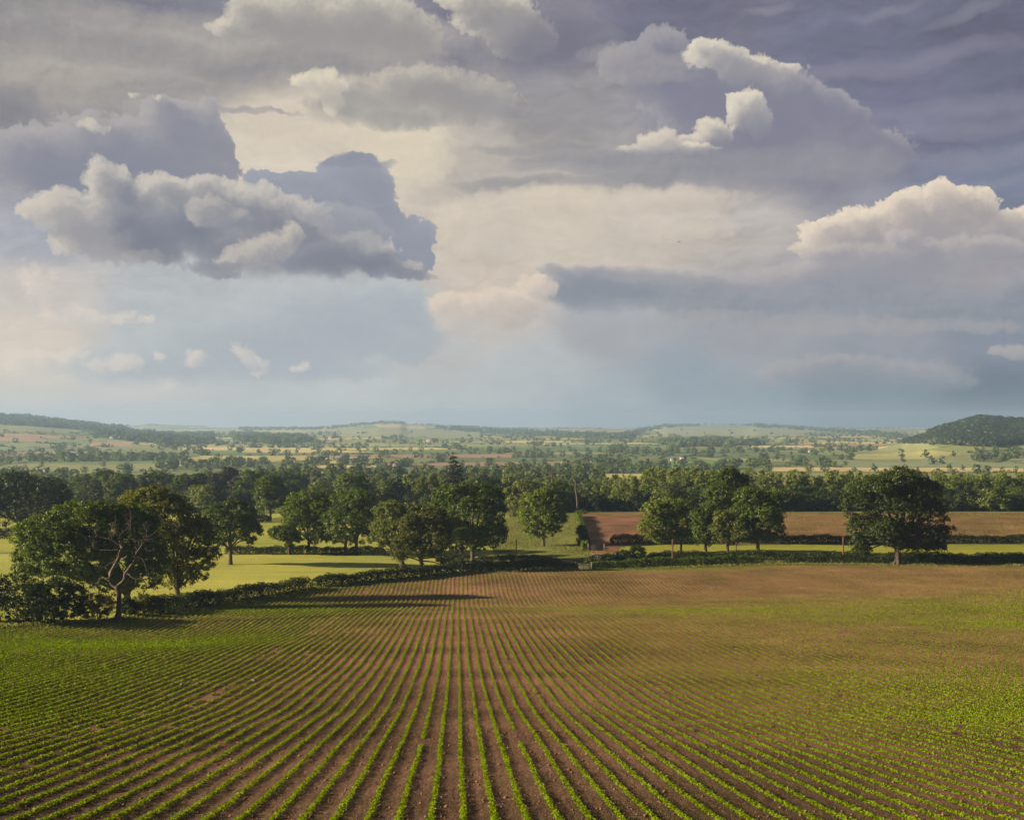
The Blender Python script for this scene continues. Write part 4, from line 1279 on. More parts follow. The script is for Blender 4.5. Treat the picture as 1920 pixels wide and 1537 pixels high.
def build_far():
    g = np.random.default_rng(66)
    farp = Kind([])
    for i in range(7):
        L, v, q, cl, gg = proto_round(300 + i, 10, 9.5, 760, 1.15, 1.0, .06)
        root = add_mesh('valley_tree', v, q, None, M['far'] if i % 2 else M['wood'])
        farp.p.append(root)
        farp.used.append(False)
    # scattered field trees on the right-hand slopes, one by one
    for (px, py, h) in ((1428, 866, 18), (1436, 862, 14), (1456, 862, 13), (1443, 876, 11), (1470, 864, 8), (1484, 860, 12), (1500, 873, 17), (1508, 862, 9), (1538, 873, 18), (1545, 870, 16),
                        (1565, 876, 13), (1563, 856, 8), (1578, 862, 13), (1592, 862, 16), (1598, 862, 14), (1600, 848, 11), (1615, 844, 8), (1690, 857, 17), (1693, 866, 14), (1735, 858, 18),
                        (1745, 870, 16), (1752, 870, 14), (1766, 869, 15), (1787, 856, 13), (1838, 866, 18), (1847, 864, 14), (1880, 864, 16), (1898, 858, 17), (1905, 857, 15), (1862, 858, 12),
                        (1822, 859, 9), (1832, 845, 13), (1843, 845, 10), (1866, 844, 15), (1892, 843, 10), (1908, 842, 6), (1638, 884, 18), (1780, 884, 15), (1805, 882, 11), (1660, 886, 9), (1700, 884, 10),
                        (1850, 886, 14), (1905, 886, 13), (1880, 888, 12), (1720, 886, 12)):
        b = gp(px, min(py, 886))
        d = b[1]
        H = h * d / F
        farp.put(int(g.integers(7)), b - np.array([0, 0, .3]), g.uniform(0, 6.28), (H / 10,) * 3, 'dark round tree standing in the pale fields under the wooded hill', 'tree',
                 'field trees under the wooded hill')
    # hedgerow trees of the valley floor
    n = 900000
    r = np.sqrt(g.uniform(700 ** 2, 5200 ** 2, n))
    a = g.uniform(-24, 24, n) * math.pi / 180
    X, Y = r * np.sin(a), r * np.cos(a)
    hid, dd = parcels(X, Y)
    clump = .75 * vnoise(X / 250, Y / 95, 14) + .45 * vnoise(X / 90, Y / 60, 15)
    az_px = CX + F * np.tan(a)
    # the floor of the valley is thick with trees; the slopes are open
    thick = np.interp(r, [700, 1000, 1400, 1800, 2200, 2700, 5200], [1.1, .95, .75, .45, .22, .05, .02])
    openr = sstep(1330, 1480, az_px) * (1 - sstep(1900, 2100, r))
    openl = (1 - sstep(60, 200, az_px)) * sstep(1500, 1900, r) * .6
    thick = thick * (1 - .8 * openr) * (1 - .6 * openl)
    p = np.where(dd < 3.5, .40 * (thick + .10), 0) + np.where(clump > .62 - .55 * thick, .30 * thick, 0)
    keep = g.uniform(0, 1, n) < p * np.interp(r, [700, 1500, 3000, 5200], [.16, .22, .42, .5])
    for poly, c in valley_polys():
        keep &= ~(inpoly(X, Y, poly) & (g.uniform(0, 1, n) < .94))
    X, Y, r, dd = X[keep], Y[keep], r[keep], dd[keep]
    Z = T(X, Y)
    H = g.uniform(5, 12.5, len(X)) * np.where(dd < 3.5, .85, 1.0)
    o = np.argsort(r)
    X, Y, Z, H, r = X[o], Y[o], Z[o], H[o], r[o]
    m = 300
    for i in range(m):
        farp.put(int(g.integers(7)), (X[i], Y[i], Z[i] - .3), g.uniform(0, 6.28), (H[i] / 10 * 1.1, H[i] / 10 * 1.1, H[i] / 10), 'hazy round tree among the hedges of the valley floor', 'tree',
                 'hedgerow trees of the valley floor')
    P = np.stack([X, Y, Z - .4], 1)[m:]
    Hm = H[m:]
    rm = r[m:]
    nearm = rm < 2200
    mass('far_woodland', P[nearm], Hm[nearm], Hm[nearm] * 1.05, 80, .26, M['far'], g, 'mass of small trees and hedges covering the valley floor', 'woodland')
    mass('far_woodland', P[~nearm], Hm[~nearm], Hm[~nearm] * 1.1, 26, .42, M['far'], g, 'mass of tiny hazy trees and hedges towards the far hills', 'woodland')
    print('far trees', len(P))
    # low hedges along the parcel edges
    n = 110000
    r = np.sqrt(g.uniform(650 ** 2, 5400 ** 2, n))
    a = g.uniform(-24, 24, n) * math.pi / 180
    X, Y = r * np.sin(a), r * np.cos(a)
    hid, dd = parcels(X, Y)
    k = dd < 1.6
    for poly, c in valley_polys():
        k &= ~inpoly(X, Y, poly)
    X, Y = X[k], Y[k]
    P = np.stack([X, Y, T(X, Y) - .3], 1)
    h = g.uniform(1.6, 3.4, len(X))
    mass('far_hedges', P, h, h * 2.2, 14, .55, M['far'], g, 'thin dark hedges dividing the distant fields', 'hedges')
    # woods on the hills, outlined in the photograph
    polys = {
        'wood on the long hill': [[(-40, 776), (60, 783), (150, 794), (240, 803), (240, 812), (150, 806), (60, 799), (-40, 795)], [(150, 806), (240, 810), (330, 815), (330, 832), (240, 828), (180, 818)],
                                  [(290, 815), (400, 812), (400, 832), (300, 838)]],
        'wood across the central ridge': [[(448, 802), (520, 802.5), (600, 802.5), (640, 799), (712, 791.8), (760, 793), (760, 796), (712, 795), (640, 803), (590, 806), (448, 808)],
                                          [(430, 812), (500, 816), (560, 818), (590, 828), (520, 834), (440, 828)], [(800, 800), (895, 801.5), (1000, 808), (1095, 813), (1170, 816), (1200, 824), (1100, 822),
                                                                                                                     (980, 815), (860, 809)],
                                          [(1165, 816), (1200, 804), (1252, 797.5), (1310, 797), (1310, 799), (1255, 802), (1210, 810), (1180, 822)], [(1395, 798.5), (1420, 796.3), (1500, 801), (1580, 807), (1660, 813.5),
                                                                                                                                                    (1690, 816), (1690, 822), (1600, 814), (1500, 806), (1420, 801)],
                                          [(1230, 830), (1350, 828), (1440, 833), (1380, 838), (1260, 839)]],
        'dense wood covering the steep hill': [[(1691, 832), (1719, 824.5), (1758, 807), (1797, 797), (1837, 787), (1863, 788), (1920, 792), (1990, 792), (1990, 838), (1920, 832), (1860, 838), (1800, 836), (1740, 832)]]}
    for lab, pl in polys.items():
        PX, PY = [], []
        for poly in pl:
            q = np.array(poly, float)
            x0, y0 = q.min(0)
            x1, y1 = q.max(0)
            dens = .30 if 'steep' in lab else .34
            n = int((x1 - x0) * (y1 - y0) * dens)
            x, y = g.uniform(x0, x1, n), g.uniform(y0, y1, n)
            k = inpoly(x, y, q)
            PX.append(x[k])
            PY.append(y[k])
        P = gpv(np.concatenate(PX), np.concatenate(PY))
        P = P[(P[:, 1] < 10200) & (g.uniform(0, 1, len(P)) < (1.0 if 'steep' in lab else .45))]
        P[:, 2] -= .5
        h = g.uniform(7, 12, len(P)) * (1.0 if 'steep' in lab else 1.35)
        st = 'steep' in lab
        mass('hill_wood', P, h, h * 1.35, 60 if st else 26, .30 if st else .45, M['hillwood'] if st else M['far'], g, lab, 'wood')
    # ridge-top trees against the sky
    PXs = np.concatenate([g.uniform(0, 300, 60), g.uniform(452, 640, 60), g.uniform(640, 1130, 160), g.uniform(1200, 1690, 150)])
    P = []
    for px in PXs:
        Yc = _tY[2000::2]
        X = (px - CX) / F * Yc
        i = np.argmax(T(X, Yc) / Yc * np.where(Yc < 8600, 1, 0) + np.where(Yc < 8600, 0, -9))
        P.append((X[i], Yc[i], float(T(X[i], Yc[i])) - 1))
    P = np.array(P)
    h = g.uniform(6, 14, len(P))
    mass('ridge_trees', P, h, h * 1.2, 40, .35, M['far'], g, 'small trees along the tops of the hills against the sky', 'woodland')

# ------------------------------------------------------------------ hedges
def hedge(label, line, h, w, seed, mat='hedge', per=130, card=0.30, group='hedges between the fields', taper=True):
    g = np.random.default_rng(seed)
    p = np.asarray(line, float)
    d = np.hypot(*np.diff(p, axis=0).T)
    cum = np.concatenate([[0], np.cumsum(d)])
    L = cum[-1]
    n = int(L * per * 1.9)
    t = g.uniform(0, L, n)
    cx, cy = np.interp(t, cum, p[:, 0]), np.interp(t, cum, p[:, 1])
    i = np.clip(np.searchsorted(cum, t) - 1, 0, len(d) - 1)
    tx, ty = (p[i + 1, 0] - p[i, 0]) / d[i], (p[i + 1, 1] - p[i, 1]) / d[i]
    hh = h * (1 + .09 * np.sin(t * .37 + seed) + .06 * np.sin(t * .93 + 2 * seed) + .05 * np.sin(t * 2.1 + seed))
    ww = w * (1 + .10 * np.sin(t * .51 + 3 * seed) + .07 * np.sin(t * 1.4))
    if taper:
        e = np.minimum(t, L - t)
        hh *= sstep(-0.6, 1.2, e) * .5 + .5
    # stations on the skin of a rounded box
    a = g.uniform(-.12, math.pi + .12, n)
    rad = g.uniform(.70, 1.06, n)
    ca, sa = np.cos(a), np.sin(a)
    off = np.sign(ca) * np.abs(ca) ** .5 * ww * .5 * rad
    z = np.maximum(0.03, np.abs(sa) ** .55 * hh * rad)
    X, Y = cx - ty * off, cy + tx * off
    c = np.stack([X, Y, T(X, Y) + z], 1)
    clump = vnoise(t * 1.7, off * 1.5 + z * 1.9, seed)
    c += np.stack([-ty * ca, tx * ca, sa * .8], 1) * (.10 * clump)[:, None]
    nrm = np.stack([-ty * ca, tx * ca, sa + .25], 1) + g.normal(0, .55, (n, 3))
    mx = p.mean(0)
    base = np.array([mx[0], mx[1], float(T(mx[0], mx[1]))])
    v, q = cards(c - base, nrm, card * 1.1 * g.uniform(.6, 1.3, n), g)
    o = add_mesh('hedge', v, q, None, M[mat])
    o.location = base
    tag(o, label, 'hedge', group)
    return o


def build_hedges():
    hedge('thick dark hedge between the dead tree and the gap along the crop field', edge_out(1.5)[4:8] * np.array([[1, 1]]), 2.3, 2.2, 1, card=.24, per=230)
    hedge('long low hedge following the brow of the crop field below the barley', np.vstack([edge_out(1.5)[7:11] + np.array([[.6, 2.2], [0, 0], [0, 0], [0, 0]]), [(4, 243), (13, 247)]]), 2.1, 2.0, 2, card=.28, per=190)
    hedge('sunlit clipped lane hedge starting beside the gate above the crop field', [(15.8, 252), (30, 254), (52, 256.6)], 1.75, 1.8, 3, 'oak', card=.28, per=170)
    hedge('dark lane hedge running behind the giant oak', [(57, 258), (75, 256.8), (100, 254), (125, 252)], 1.9, 1.9, 4, card=.28, per=170)
    hedge('upper lane hedge below the green strip of young corn', [(29, 266.5), (45, 266.5), (66, 265.5), (95, 263.5), (132, 261)], 2.0, 1.9, 5, card=.3, per=160)
    hedge('short dark hedge at the bottom of the red ploughed field', [(24, 302), (36, 303), (47, 303.2)], 2.2, 2.0, 6, 'oakdark', card=.32, per=150)
    hedge('long dark hedge between the green strip and the brown ploughed slope', [(56, 303.5), (90, 303.5), (140, 303.5)], 2.0, 2.0, 7, 'oakdark', card=.32, per=150)
    hedge('hedge under the upright oak and the twin trunked oak', [(-66, 284.5), (-45, 284), (-29, 283.5)], 1.8, 1.7, 8, card=.3, per=150)
    hedge('short hedge piece under the tallest sunlit oak', [(-17, 275), (-9, 274)], 1.9, 1.8, 9, card=.3, per=150)
    hedge('hedge from the tallest oak down to the lane at the foot of the bank', [(-8, 272), (2, 269), (10, 264)], 1.7, 1.9, 10, card=.3, per=150)
    hedge('straight dark hedge across the far barley before the wood', [(-125, 424), (-104, 423), (-86, 423)], 2.2, 2.2, 11, 'oakdark', card=.4, per=110)
    hedge('dark hedge piece beside the tall narrow tree on the far barley', [(-86, 377), (-74, 380)], 2.2, 2.2, 12, card=.4, per=110)
    hedge('dark hedge below the huge tree mass at the edge of the picture', [(-150, 322), (-118, 326)], 2.6, 2.4, 13, 'oakdark', card=.36, per=120)
    hedge('hedge climbing beside the red ploughed field to the dead snag', [(17.0, 288), (18.3, 310), (19.3, 345), (20, 374)], 1.7, 1.7, 14, 'oak', card=.34, per=110)
    hedge('hazy low hedge in front of the willow scrub', [(-104, 466), (-72, 462)], 2.0, 3.0, 15, 'ash', card=.42, per=90)


# ------------------------------------------------------------------ small things
def house(label, px, py, w, d, h, wall, roof, rz=0.0, name='house', chimney=True, Y=None, group=None, raise_=0.0):
    b = gp(px, py) if Y is None else at(px, Y)
    w, d, h, raise_ = w * .6, d * .6, h * .7, raise_ * .6
    b[2] += raise_
    root = empty(name, b, rz)
    tag(root, label, 'building', group)
    mb = MB()
    mb.box((-w / 2, -d / 2, -1), (w / 2, d / 2, h))
    mb.add([(-w / 2, -d / 2, h), (-w / 2, d / 2, h), (-w / 2, 0, h + d * .38)], None, [(0, 1, 2)])
    mb.add([(w / 2, -d / 2, h), (w / 2, d / 2, h), (w / 2, 0, h + d * .38)], None, [(0, 2, 1)])
    mb.build('wall', M[wall], root)
    rf = MB()
    e, t = .35, .16
    rz_ = h + d * .38
    for s in (-1, 1):
        a = [(-w / 2 - e, s * (d / 2 + e), h - .25), (w / 2 + e, s * (d / 2 + e), h - .25), (w / 2 + e, 0, rz_ + .1), (-w / 2 - e, 0, rz_ + .1)]
        c = [(x, y, z + t) for x, y, z in a]
        rf.add(a + c, [(0, 1, 2, 3), (7, 6, 5, 4), (0, 4, 5, 1), (1, 5, 6, 2), (3, 2, 6, 7), (0, 3, 7, 4)])
    r = rf.build('roof', M[roof], root)
    if chimney:
        ch = MB()
        ch.box((w * .36, -.5, h), (w * .36 + .9, .5, rz_ + 1.1))
        ch.build('chimney', M['stonebrick'], r)
    n = max(2, int(w / 3.2))
    rows = (1.0,) if h < 4 else (1.0, 3.4)
    for zz in rows:
        for i in range(n):
            x = -w / 2 + w * (i + .5) / n
            wb = MB()
            wb.box((x - .5, -d / 2 - .04, zz), (x + .5, -d / 2 + .05, zz + 1.2))
            wb.build('window', M['glass'], root)


def build_things():
    house('white farmhouse with dark roof among trees above the pale poplars', 1281, 863.5, 13, 7, 5.4, 'render', 'tile', .1, raise_=.5)
    house('long low white farm wing beside the white farmhouse', 1262, 864, 11, 6, 3.2, 'render', 'slate', .1, chimney=False, name='barn')
    house('orange red cottage roof peeping out of trees beyond the poplars', 1213, 865, 7, 6, 3.2, 'stonebrick', 'tile', -.3)
    house('low brown barn in the field under the round valley trees', 1386, 868, 14, 7, 3.0, 'stonebrick', 'tile', .15, name='barn', chimney=False)
    house('red brick house half buried in the woodland below the far fields', 1120, 887, 9, 7, 5.2, 'stonebrick', 'tile', .2, raise_=3.5)
    house('small white gabled house on the valley floor below the open hill', 1518, 848, 8, 8, 4.6, 'render', 'slate', 1.4)
    house('white end wall of the house behind the valley barns', 671, 861, 11, 7, 5.0, 'render', 'slate', .2)
    house('brown farm shed beside the second valley shed', 597, 863, 24, 9, 4.0, 'stonebrick', 'slate', .05, name='barn', chimney=False)
    house('grey brown farm shed nearest the white end wall', 640, 862, 24, 9, 4.2, 'tile', 'slate', .05, name='barn', chimney=False)
    house('pinkish brick house beyond the plantation', 733, 876, 9, 7, 5, 'stonebrick', 'tile', .3, raise_=2)
    house('low white cottage next to the pinkish brick house', 742, 877, 9, 6, 3, 'render', 'slate', -.2, raise_=2)
    house('white farm sheds high on the central hill', 810, 828, 46, 16, 6, 'render', 'slate', .1, name='barn', chimney=False)
    house('pale farmstead on the slope of the central hill', 622, 822, 30, 14, 5, 'render', 'slate', -.1, name='barn', chimney=False)
    house('white dot of a farm on the open hill beyond the valley', 1277, 806, 20, 10, 6, 'render', 'tile', .1)
    house('white farm on the flank of the long hill', 213, 823, 28, 12, 5, 'render', 'slate', .1, name='barn', chimney=False)
    house('small white cottage below the central ridge', 1037, 837, 12, 8, 5, 'render', 'slate', .3)
    house('red brick cottage in the trees beside the huge dark tree', 143, 921, 7, 6, 4.6, 'stonebrick', 'tile', .4, raise_=2)
    house('white walled house behind the huge dark tree', 87, 889, 8, 6, 5, 'render', 'tile', .5, raise_=2)

    # wooden poles
    def pole(label, px, Y, top, r=.13, extra=False):
        b = at(px, Y)
        root = empty('wooden_pole', b)
        tag(root, label, 'pole')
        H = (HY - top) / F * Y - b[2]
        mb = MB()
        mb.tube([(0, 0, -.5), (0, 0, H * .5), (0, 0, H)], [r * 1.15, r, r * .85], 8)
        mb.build('shaft', M['pole'], root, smooth=True)
        mb = MB()
        mb.tube([(0, 0, H + .003), (0, 0, H + .07)], [r, r * .6], 8)
        mb.build('cap', M['gate'], root)
    pole('slim wooden pole standing in the hedge at the foot of the grass bank', 968, 262, 1011)
    pole('short wooden pole beside the twin trunked oak', 713, 283, 1018)
    pole('reddish wooden pole in the lane hedge near the giant oak', 1581, 259, 1006, .17)
    pole('reddish brown pole before the broad light oak', 1261, 258, 1012, .17)

    # gates
    def gate(label, px, Y, width, h, rz, mat='gate', raise_=0):
        b = at(px, Y)
        root = empty('field_gate', b, rz)
        tag(root, label, 'gate')
        mb = MB()
        for i in range(5):
            z = .18 + (h - .22) * i / 4
            mb.box((-width / 2, -.03, z), (width / 2, .03, z + .07))
        mb.box((-width / 2, .032, .12), (-width / 2 + .08, .09, h + .1))
        mb.box((width / 2 - .08, .032, .12), (width / 2, .09, h + .1))
        mb.box((-.04, .032, .15), (.04, .08, h))
        mb.build('bars', M[mat], root)
        for s in (-1, 1):
            mb = MB()
            mb.box((s * (width / 2 + .15) - .1, -.1, -.4), (s * (width / 2 + .15) + .1, .1, h + .35))
            mb.build('post', M['palewood'], root)
    gate('pale five barred gate on the lane above the brow of the crop field', 1094, 251, 3.0, 1.4, .1)
    gate('pale gate closing the entrance to the red ploughed field', 1118, 288, 3.4, 1.25, .0)

    # birds
    def pigeon(label, px, py, rz):
        b = gp(px, py)
        b[2] = float(field_z(b[0], b[1]))
        root = empty('pigeon', b, rz)
        tag(root, label, 'bird', None)
        mb = MB()
        n = 11
        u = np.linspace(0, 1, n)
        body = np.stack([-.17 + .33 * u, 0 * u, .12 + .13 * u ** 1.4 + .02 * np.sin(u * 3.1)], 1)
        rad = np.array([.012, .030, .05, .066, .074, .074, .066, .050, .040, .042, .026])
        mb.tube(smooth_line(body, n), rad, 8)
        mb.build('body', M['feather'], root, smooth=True)
        mb = MB()
        mb.tube([(.155, 0, .262), (.185, 0, .258)], [.010, .003], 5)
        mb.build('beak', M['darkfeather'], root)
        mb = MB()
        mb.add([(-.16, -.035, .125), (-.16, .035, .125), (-.30, .05, .085), (-.30, -.05, .085), (-.16, -.035, .115), (-.16, .035, .115), (-.30, .05, .075), (-.30, -.05, .075)],
               [(0, 1, 2, 3), (7, 6, 5, 4), (0, 4, 5, 1), (1, 5, 6, 2), (2, 6, 7, 3), (3, 7, 4, 0)])
        mb.build('tail', M['darkfeather'], root)
        for s in (-1, 1):
            mb = MB()
            mb.tube([(.0, s * .03, .12), (.01, s * .03, .0)], [.008, .007], 4)
            mb.build('leg', M['pole'], root)
            mb = MB()
            mb.tube(smooth_line([(.06, s * .062, .2), (-.06, s * .078, .17), (-.2, s * .045, .12)], 6), [.02, .035, .036, .03, .02, .006], 6)
            mb.build('wing', M['darkfeather'], root, smooth=True)
    pigeon('grey pigeon standing upright alone among the green rows', 341, 1288, 1.2)
    pigeon('grey pigeon with dark tail feeding nearer the brown rows', 476, 1281, 2.6)
    # a bird in flight, far off
    Y = 240.0
    b = np.array([(1273.5 - CX) / F * Y, Y, (HY - 453.5) / F * Y])
    root = empty('flying_bird', b, .5)
    tag(root, 'tiny dark bird flying high against the cream clouds', 'bird')
    mb = MB()
    mb.tube([(-.22, 0, 0), (-.05, 0, 0), (.12, 0, .02), (.2, 0, .02)], [.01, .06, .05, .015], 6)
    mb.build('body', M['darkfeather'], root, smooth=True)
    for s in (-1, 1):
        mb = MB()
        mb.add([(.08, 0, .02), (.06, s * .28, .15), (-.02, s * .5, .1), (-.06, s * .25, .1), (-.08, 0, .02), (.08, 0, .0), (.06, s * .28, .13), (-.02, s * .5, .085), (-.06, s * .25, .08), (-.08, 0, .0)],
               [(0, 1, 3, 4), (9, 8, 6, 5), (0, 5, 6, 1), (1, 6, 7, 2), (2, 7, 8, 3), (3, 8, 9, 4)], [(1, 2, 3), (8, 7, 6)])
        mb.build('wing', M['darkfeather'], root)

# ------------------------------------------------------------------ sky
EXPO = 1.15
SUN_EL, SUN_AZ = 19.0, -97.0          # degrees; azimuth from the view axis, negative = to the left


def lin(c):
    out = []
    for v in c:
        v = v / 255.0
        out.append(v / 12.92 if v <= 0.04045 else ((v + 0.055) / 1.055) ** 2.4)
    return out


def sk(x, y):
    """photo pixel -> angular sky coordinates (azimuth, elevation), 4.3 units per 10 degrees"""
    return (math.atan((x - CX) / F) * F / 100, math.atan((HY - y) / math.hypot(F, x - CX)) * F / 100)


class S:
    """a socket with arithmetic"""
    nt = None

    def __init__(s, sock): s.k = sock

    @staticmethod
    def m(op, a, b=None, c=None, clamp=False):
        nd = S.nt.nodes.new('ShaderNodeMath')
        nd.operation = op
        nd.use_clamp = clamp
        for i, v in enumerate((a, b, c)):
            if v is None: continue
            if isinstance(v, S): S.nt.links.new(v.k, nd.inputs[i])
            else: nd.inputs[i].default_value = v
        return S(nd.outputs[0])

    def __add__(a, b): return S.m('ADD', a, b)
    def __radd__(a, b): return S.m('ADD', b, a)
    def __sub__(a, b): return S.m('SUBTRACT', a, b)
    def __rsub__(a, b): return S.m('SUBTRACT', b, a)
    def __mul__(a, b): return S.m('MULTIPLY', a, b)
    def __rmul__(a, b): return S.m('MULTIPLY', b, a)
    def __truediv__(a, b): return S.m('DIVIDE', a, b)


def vm(op, a, b=None, c=None, scale=None, out=0):
    nd = S.nt.nodes.new('ShaderNodeVectorMath')
    nd.operation = op
    for i, v in enumerate((a, b, c)):
        if v is None: continue
        if isinstance(v, S): S.nt.links.new(v.k, nd.inputs[i])
        else: nd.inputs[i].default_value = v
    if scale is not None:
        if isinstance(scale, S): S.nt.links.new(scale.k, nd.inputs['Scale'])
        else: nd.inputs['Scale'].default_value = scale
    return S(nd.outputs[out])


def smap(x, a, b, lo=0.0, hi=1.0, kind='SMOOTHSTEP'):
    nd = S.nt.nodes.new('ShaderNodeMapRange')
    nd.interpolation_type = kind
    S.nt.links.new(x.k, nd.inputs['Value'])
    for k, v in (('From Min', a), ('From Max', b), ('To Min', lo), ('To Max', hi)): nd.inputs[k].default_value = v
    return S(nd.outputs[0])


def cmix(f, a, b):
    nd = S.nt.nodes.new('ShaderNodeMix')
    nd.data_type = 'VECTOR'
    nd.clamp_factor = True
    for i, v in ((0, f), (4, a), (5, b)):
        if isinstance(v, S): S.nt.links.new(v.k, nd.inputs[i])
        else: nd.inputs[i].default_value = v
    return S(nd.outputs[1])


def noise(p, scale, detail, rough=0.55, color=False, lac=2.0, dist=0.0):
    nd = S.nt.nodes.new('ShaderNodeTexNoise')
    nd.noise_dimensions = '2D'
    S.nt.links.new(p.k, nd.inputs['Vector'])
    for k, v in (('Scale', scale), ('Detail', detail), ('Roughness', rough), ('Lacunarity', lac), ('Distortion', dist)): nd.inputs[k].default_value = v
    if not color: return S(nd.outputs['Fac'])
    sp = S.nt.nodes.new('ShaderNodeSeparateColor')
    S.nt.links.new(nd.outputs['Color'], sp.inputs[0])
    cb = S.nt.nodes.new('ShaderNodeCombineXYZ')
    S.nt.links.new(sp.outputs[0], cb.inputs[0])
    S.nt.links.new(sp.outputs[1], cb.inputs[1])
    return S(cb.outputs[0])


def voro(p, scale, detail, rough=0.5, lac=2.1):
    nd = S.nt.nodes.new('ShaderNodeTexVoronoi')
    nd.voronoi_dimensions = '2D'
    nd.feature = 'F1'
    nd.normalize = True
    S.nt.links.new(p.k, nd.inputs['Vector'])
    for k, v in (('Scale', scale), ('Detail', detail), ('Roughness', rough), ('Lacunarity', lac)): nd.inputs[k].default_value = v
    return S(nd.outputs['Distance'])


def build_sky():
    w = bpy.data.worlds.new('World')
    w.use_nodes = True
    nt = w.node_tree
    nt.nodes.clear()
    S.nt = nt
    K = 1.0 / 2 ** EXPO
    STR = 0.1
    tc = nt.nodes.new('ShaderNodeTexCoord')
    d = S(tc.outputs['Generated'])
    sep = nt.nodes.new('ShaderNodeSeparateXYZ')
    nt.links.new(d.k, sep.inputs[0])
    x, y, z = (S(o) for o in sep.outputs)
    az = S.m('ARCTAN2', x, y)
    h = S.m('SQRT', x * x + y * y)
    el = S.m('ARCTAN2', z, h)
    U = az * (F / 100)
    V = el * (F / 100)
    cmb = nt.nodes.new('ShaderNodeCombineXYZ')
    nt.links.new(U.k, cmb.inputs[0])
    nt.links.new(V.k, cmb.inputs[1])
    P = S(cmb.outputs[0])

    # ---- the plain sky all round: clear Nishita sky with broken cloud
    sky = nt.nodes.new('ShaderNodeTexSky')
    sky.sky_type = 'NISHITA'
    sky.sun_disc = False
    sky.sun_elevation = math.radians(SUN_EL)
    sky.sun_rotation = math.radians(SUN_AZ)
    sky.air_density, sky.dust_density, sky.ozone_density = 1.0, 1.5, 1.0
    nsky = S(sky.outputs[0])
    cl = noise(vm('MULTIPLY', P, (1.0, 2.0, 1.0)), 0.22, 3, .55)
    plain = cmix(smap(cl, .38, .62, .25, .75), vm('SCALE', nsky, scale=SKY_N), [c * K / STR * .34 for c in lin((165, 160, 160))])
    bg1 = nt.nodes.new('ShaderNodeBackground')
    nt.links.new(plain.k, bg1.inputs['Color'])
    bg1.inputs['Strength'].default_value = STR

    # ---- the clouds in front, laid out by azimuth and elevation
    wv = vm('SUBTRACT', noise(P, .55, 4, .6, color=True), (.5, .5, 0))
    wv2 = vm('SUBTRACT', noise(P, 2.2, 5, .6, color=True), (.5, .5, 0))
    Pw = vm('MULTIPLY_ADD', wv, (.9, .55, 0), P)              # large, soft warp
    Pe = vm('MULTIPLY_ADD', wv2, (.32, .32, 0), P)            # small warp for cloud edges
    wv3 = vm('SUBTRACT', noise(P, 7.0, 3, .6, color=True), (.5, .5, 0))
    Pf = vm('MULTIPLY_ADD', wv3, (.07, .07, 0), Pe)
    LX, LY = -.78, .62
    STEP = (.09, .24, .58)

    def relief(p_):
        """billows of three sizes and a fractal, both about zero"""
        v1 = voro(p_, 1.9, 2, .45)
        v2 = voro(p_, 5.2, 2, .6)
        return (v1 * .55 + v2 * .45) * -2.1 + .80, noise(p_, 1.3, 8, .62) - .5
    PS, BS, NSH = [Pf], [], []
    for st_ in STEP: PS.append(vm('ADD', Pf, (LX * st_, LY * st_, 0)))
    for i_, q_ in enumerate(PS):
        b_, n_ = relief(q_)
        BS.append(b_)
        NSH.append(n_)
    b0, n0 = BS[0], NSH[0]
    NS = noise(vm('MULTIPLY', Pw, (.42, 2.0, 1)), 1.0, 8, .62)  # streaks
    NW = noise(vm('MULTIPLY', Pw, (.7, 1.5, 1)), 1.6, 9, .68, dist=.9)  # wisps
    NF = noise(P, 6.0, 5, .65)

    # (the shader compiler runs a node as soon as its inputs exist: this link makes every cloud wait for the shared noises)
    tot = NS + NW + NF
    for v_ in BS + NSH: tot = tot + v_
    cb_ = nt.nodes.new('ShaderNodeCombineXYZ')
    nt.links.new((tot * 1e-7).k, cb_.inputs[0])
    tiny = S(cb_.outputs[0])
    PS = [vm('ADD', q_, tiny) for q_ in PS]
    Pw = vm('ADD', Pw, tiny)

    def field(ells):
        """node group: union of soft ellipses, 1 in the middle, 0 at the rim, negative outside"""
        ng = bpy.data.node_groups.new('cloud_field', 'ShaderNodeTree')
        ng.interface.new_socket('P', in_out='INPUT', socket_type='NodeSocketVector')
        ng.interface.new_socket('f', in_out='OUTPUT', socket_type='NodeSocketFloat')
        keep, S.nt = S.nt, ng
        gi, go = ng.nodes.new('NodeGroupInput'), None
        p_ = S(gi.outputs[0])
        f = None
        for e in ells:
            (px, py, rx, ry) = e[:4]
            a, b = sk(px, py)
            kx = 1.0 / (1 + ((px - CX) / F) ** 2)
            rx_, ry_ = rx / 100 * kx, ry / 100
            dd = vm('SUBTRACT', p_, (a, b, 0))
            if len(e) > 4:
                c_, s_ = math.cos(math.radians(e[4])), math.sin(math.radians(e[4]))
                q1 = vm('DOT_PRODUCT', dd, (c_ / rx_, s_ / rx_, 0), out=1)
                q2 = vm('DOT_PRODUCT', dd, (-s_ / ry_, c_ / ry_, 0), out=1)
                g = 1.0 - S.m('SQRT', q1 * q1 + q2 * q2)
            else:
                g = 1.0 - vm('LENGTH', vm('MULTIPLY', dd, (1 / rx_, 1 / ry_, 0)), out=1)
            f = g if f is None else S.m('SMOOTH_MAX', f, g, .22)
        go = ng.nodes.new('NodeGroupOutput')
        ng.links.new(f.k, go.inputs[0])
        S.nt = keep
        return ng

    def use(ng, p_):
        nd = S.nt.nodes.new('ShaderNodeGroup')
        nd.node_tree = ng
        S.nt.links.new(p_.k, nd.inputs[0])
        return S(nd.outputs[0])

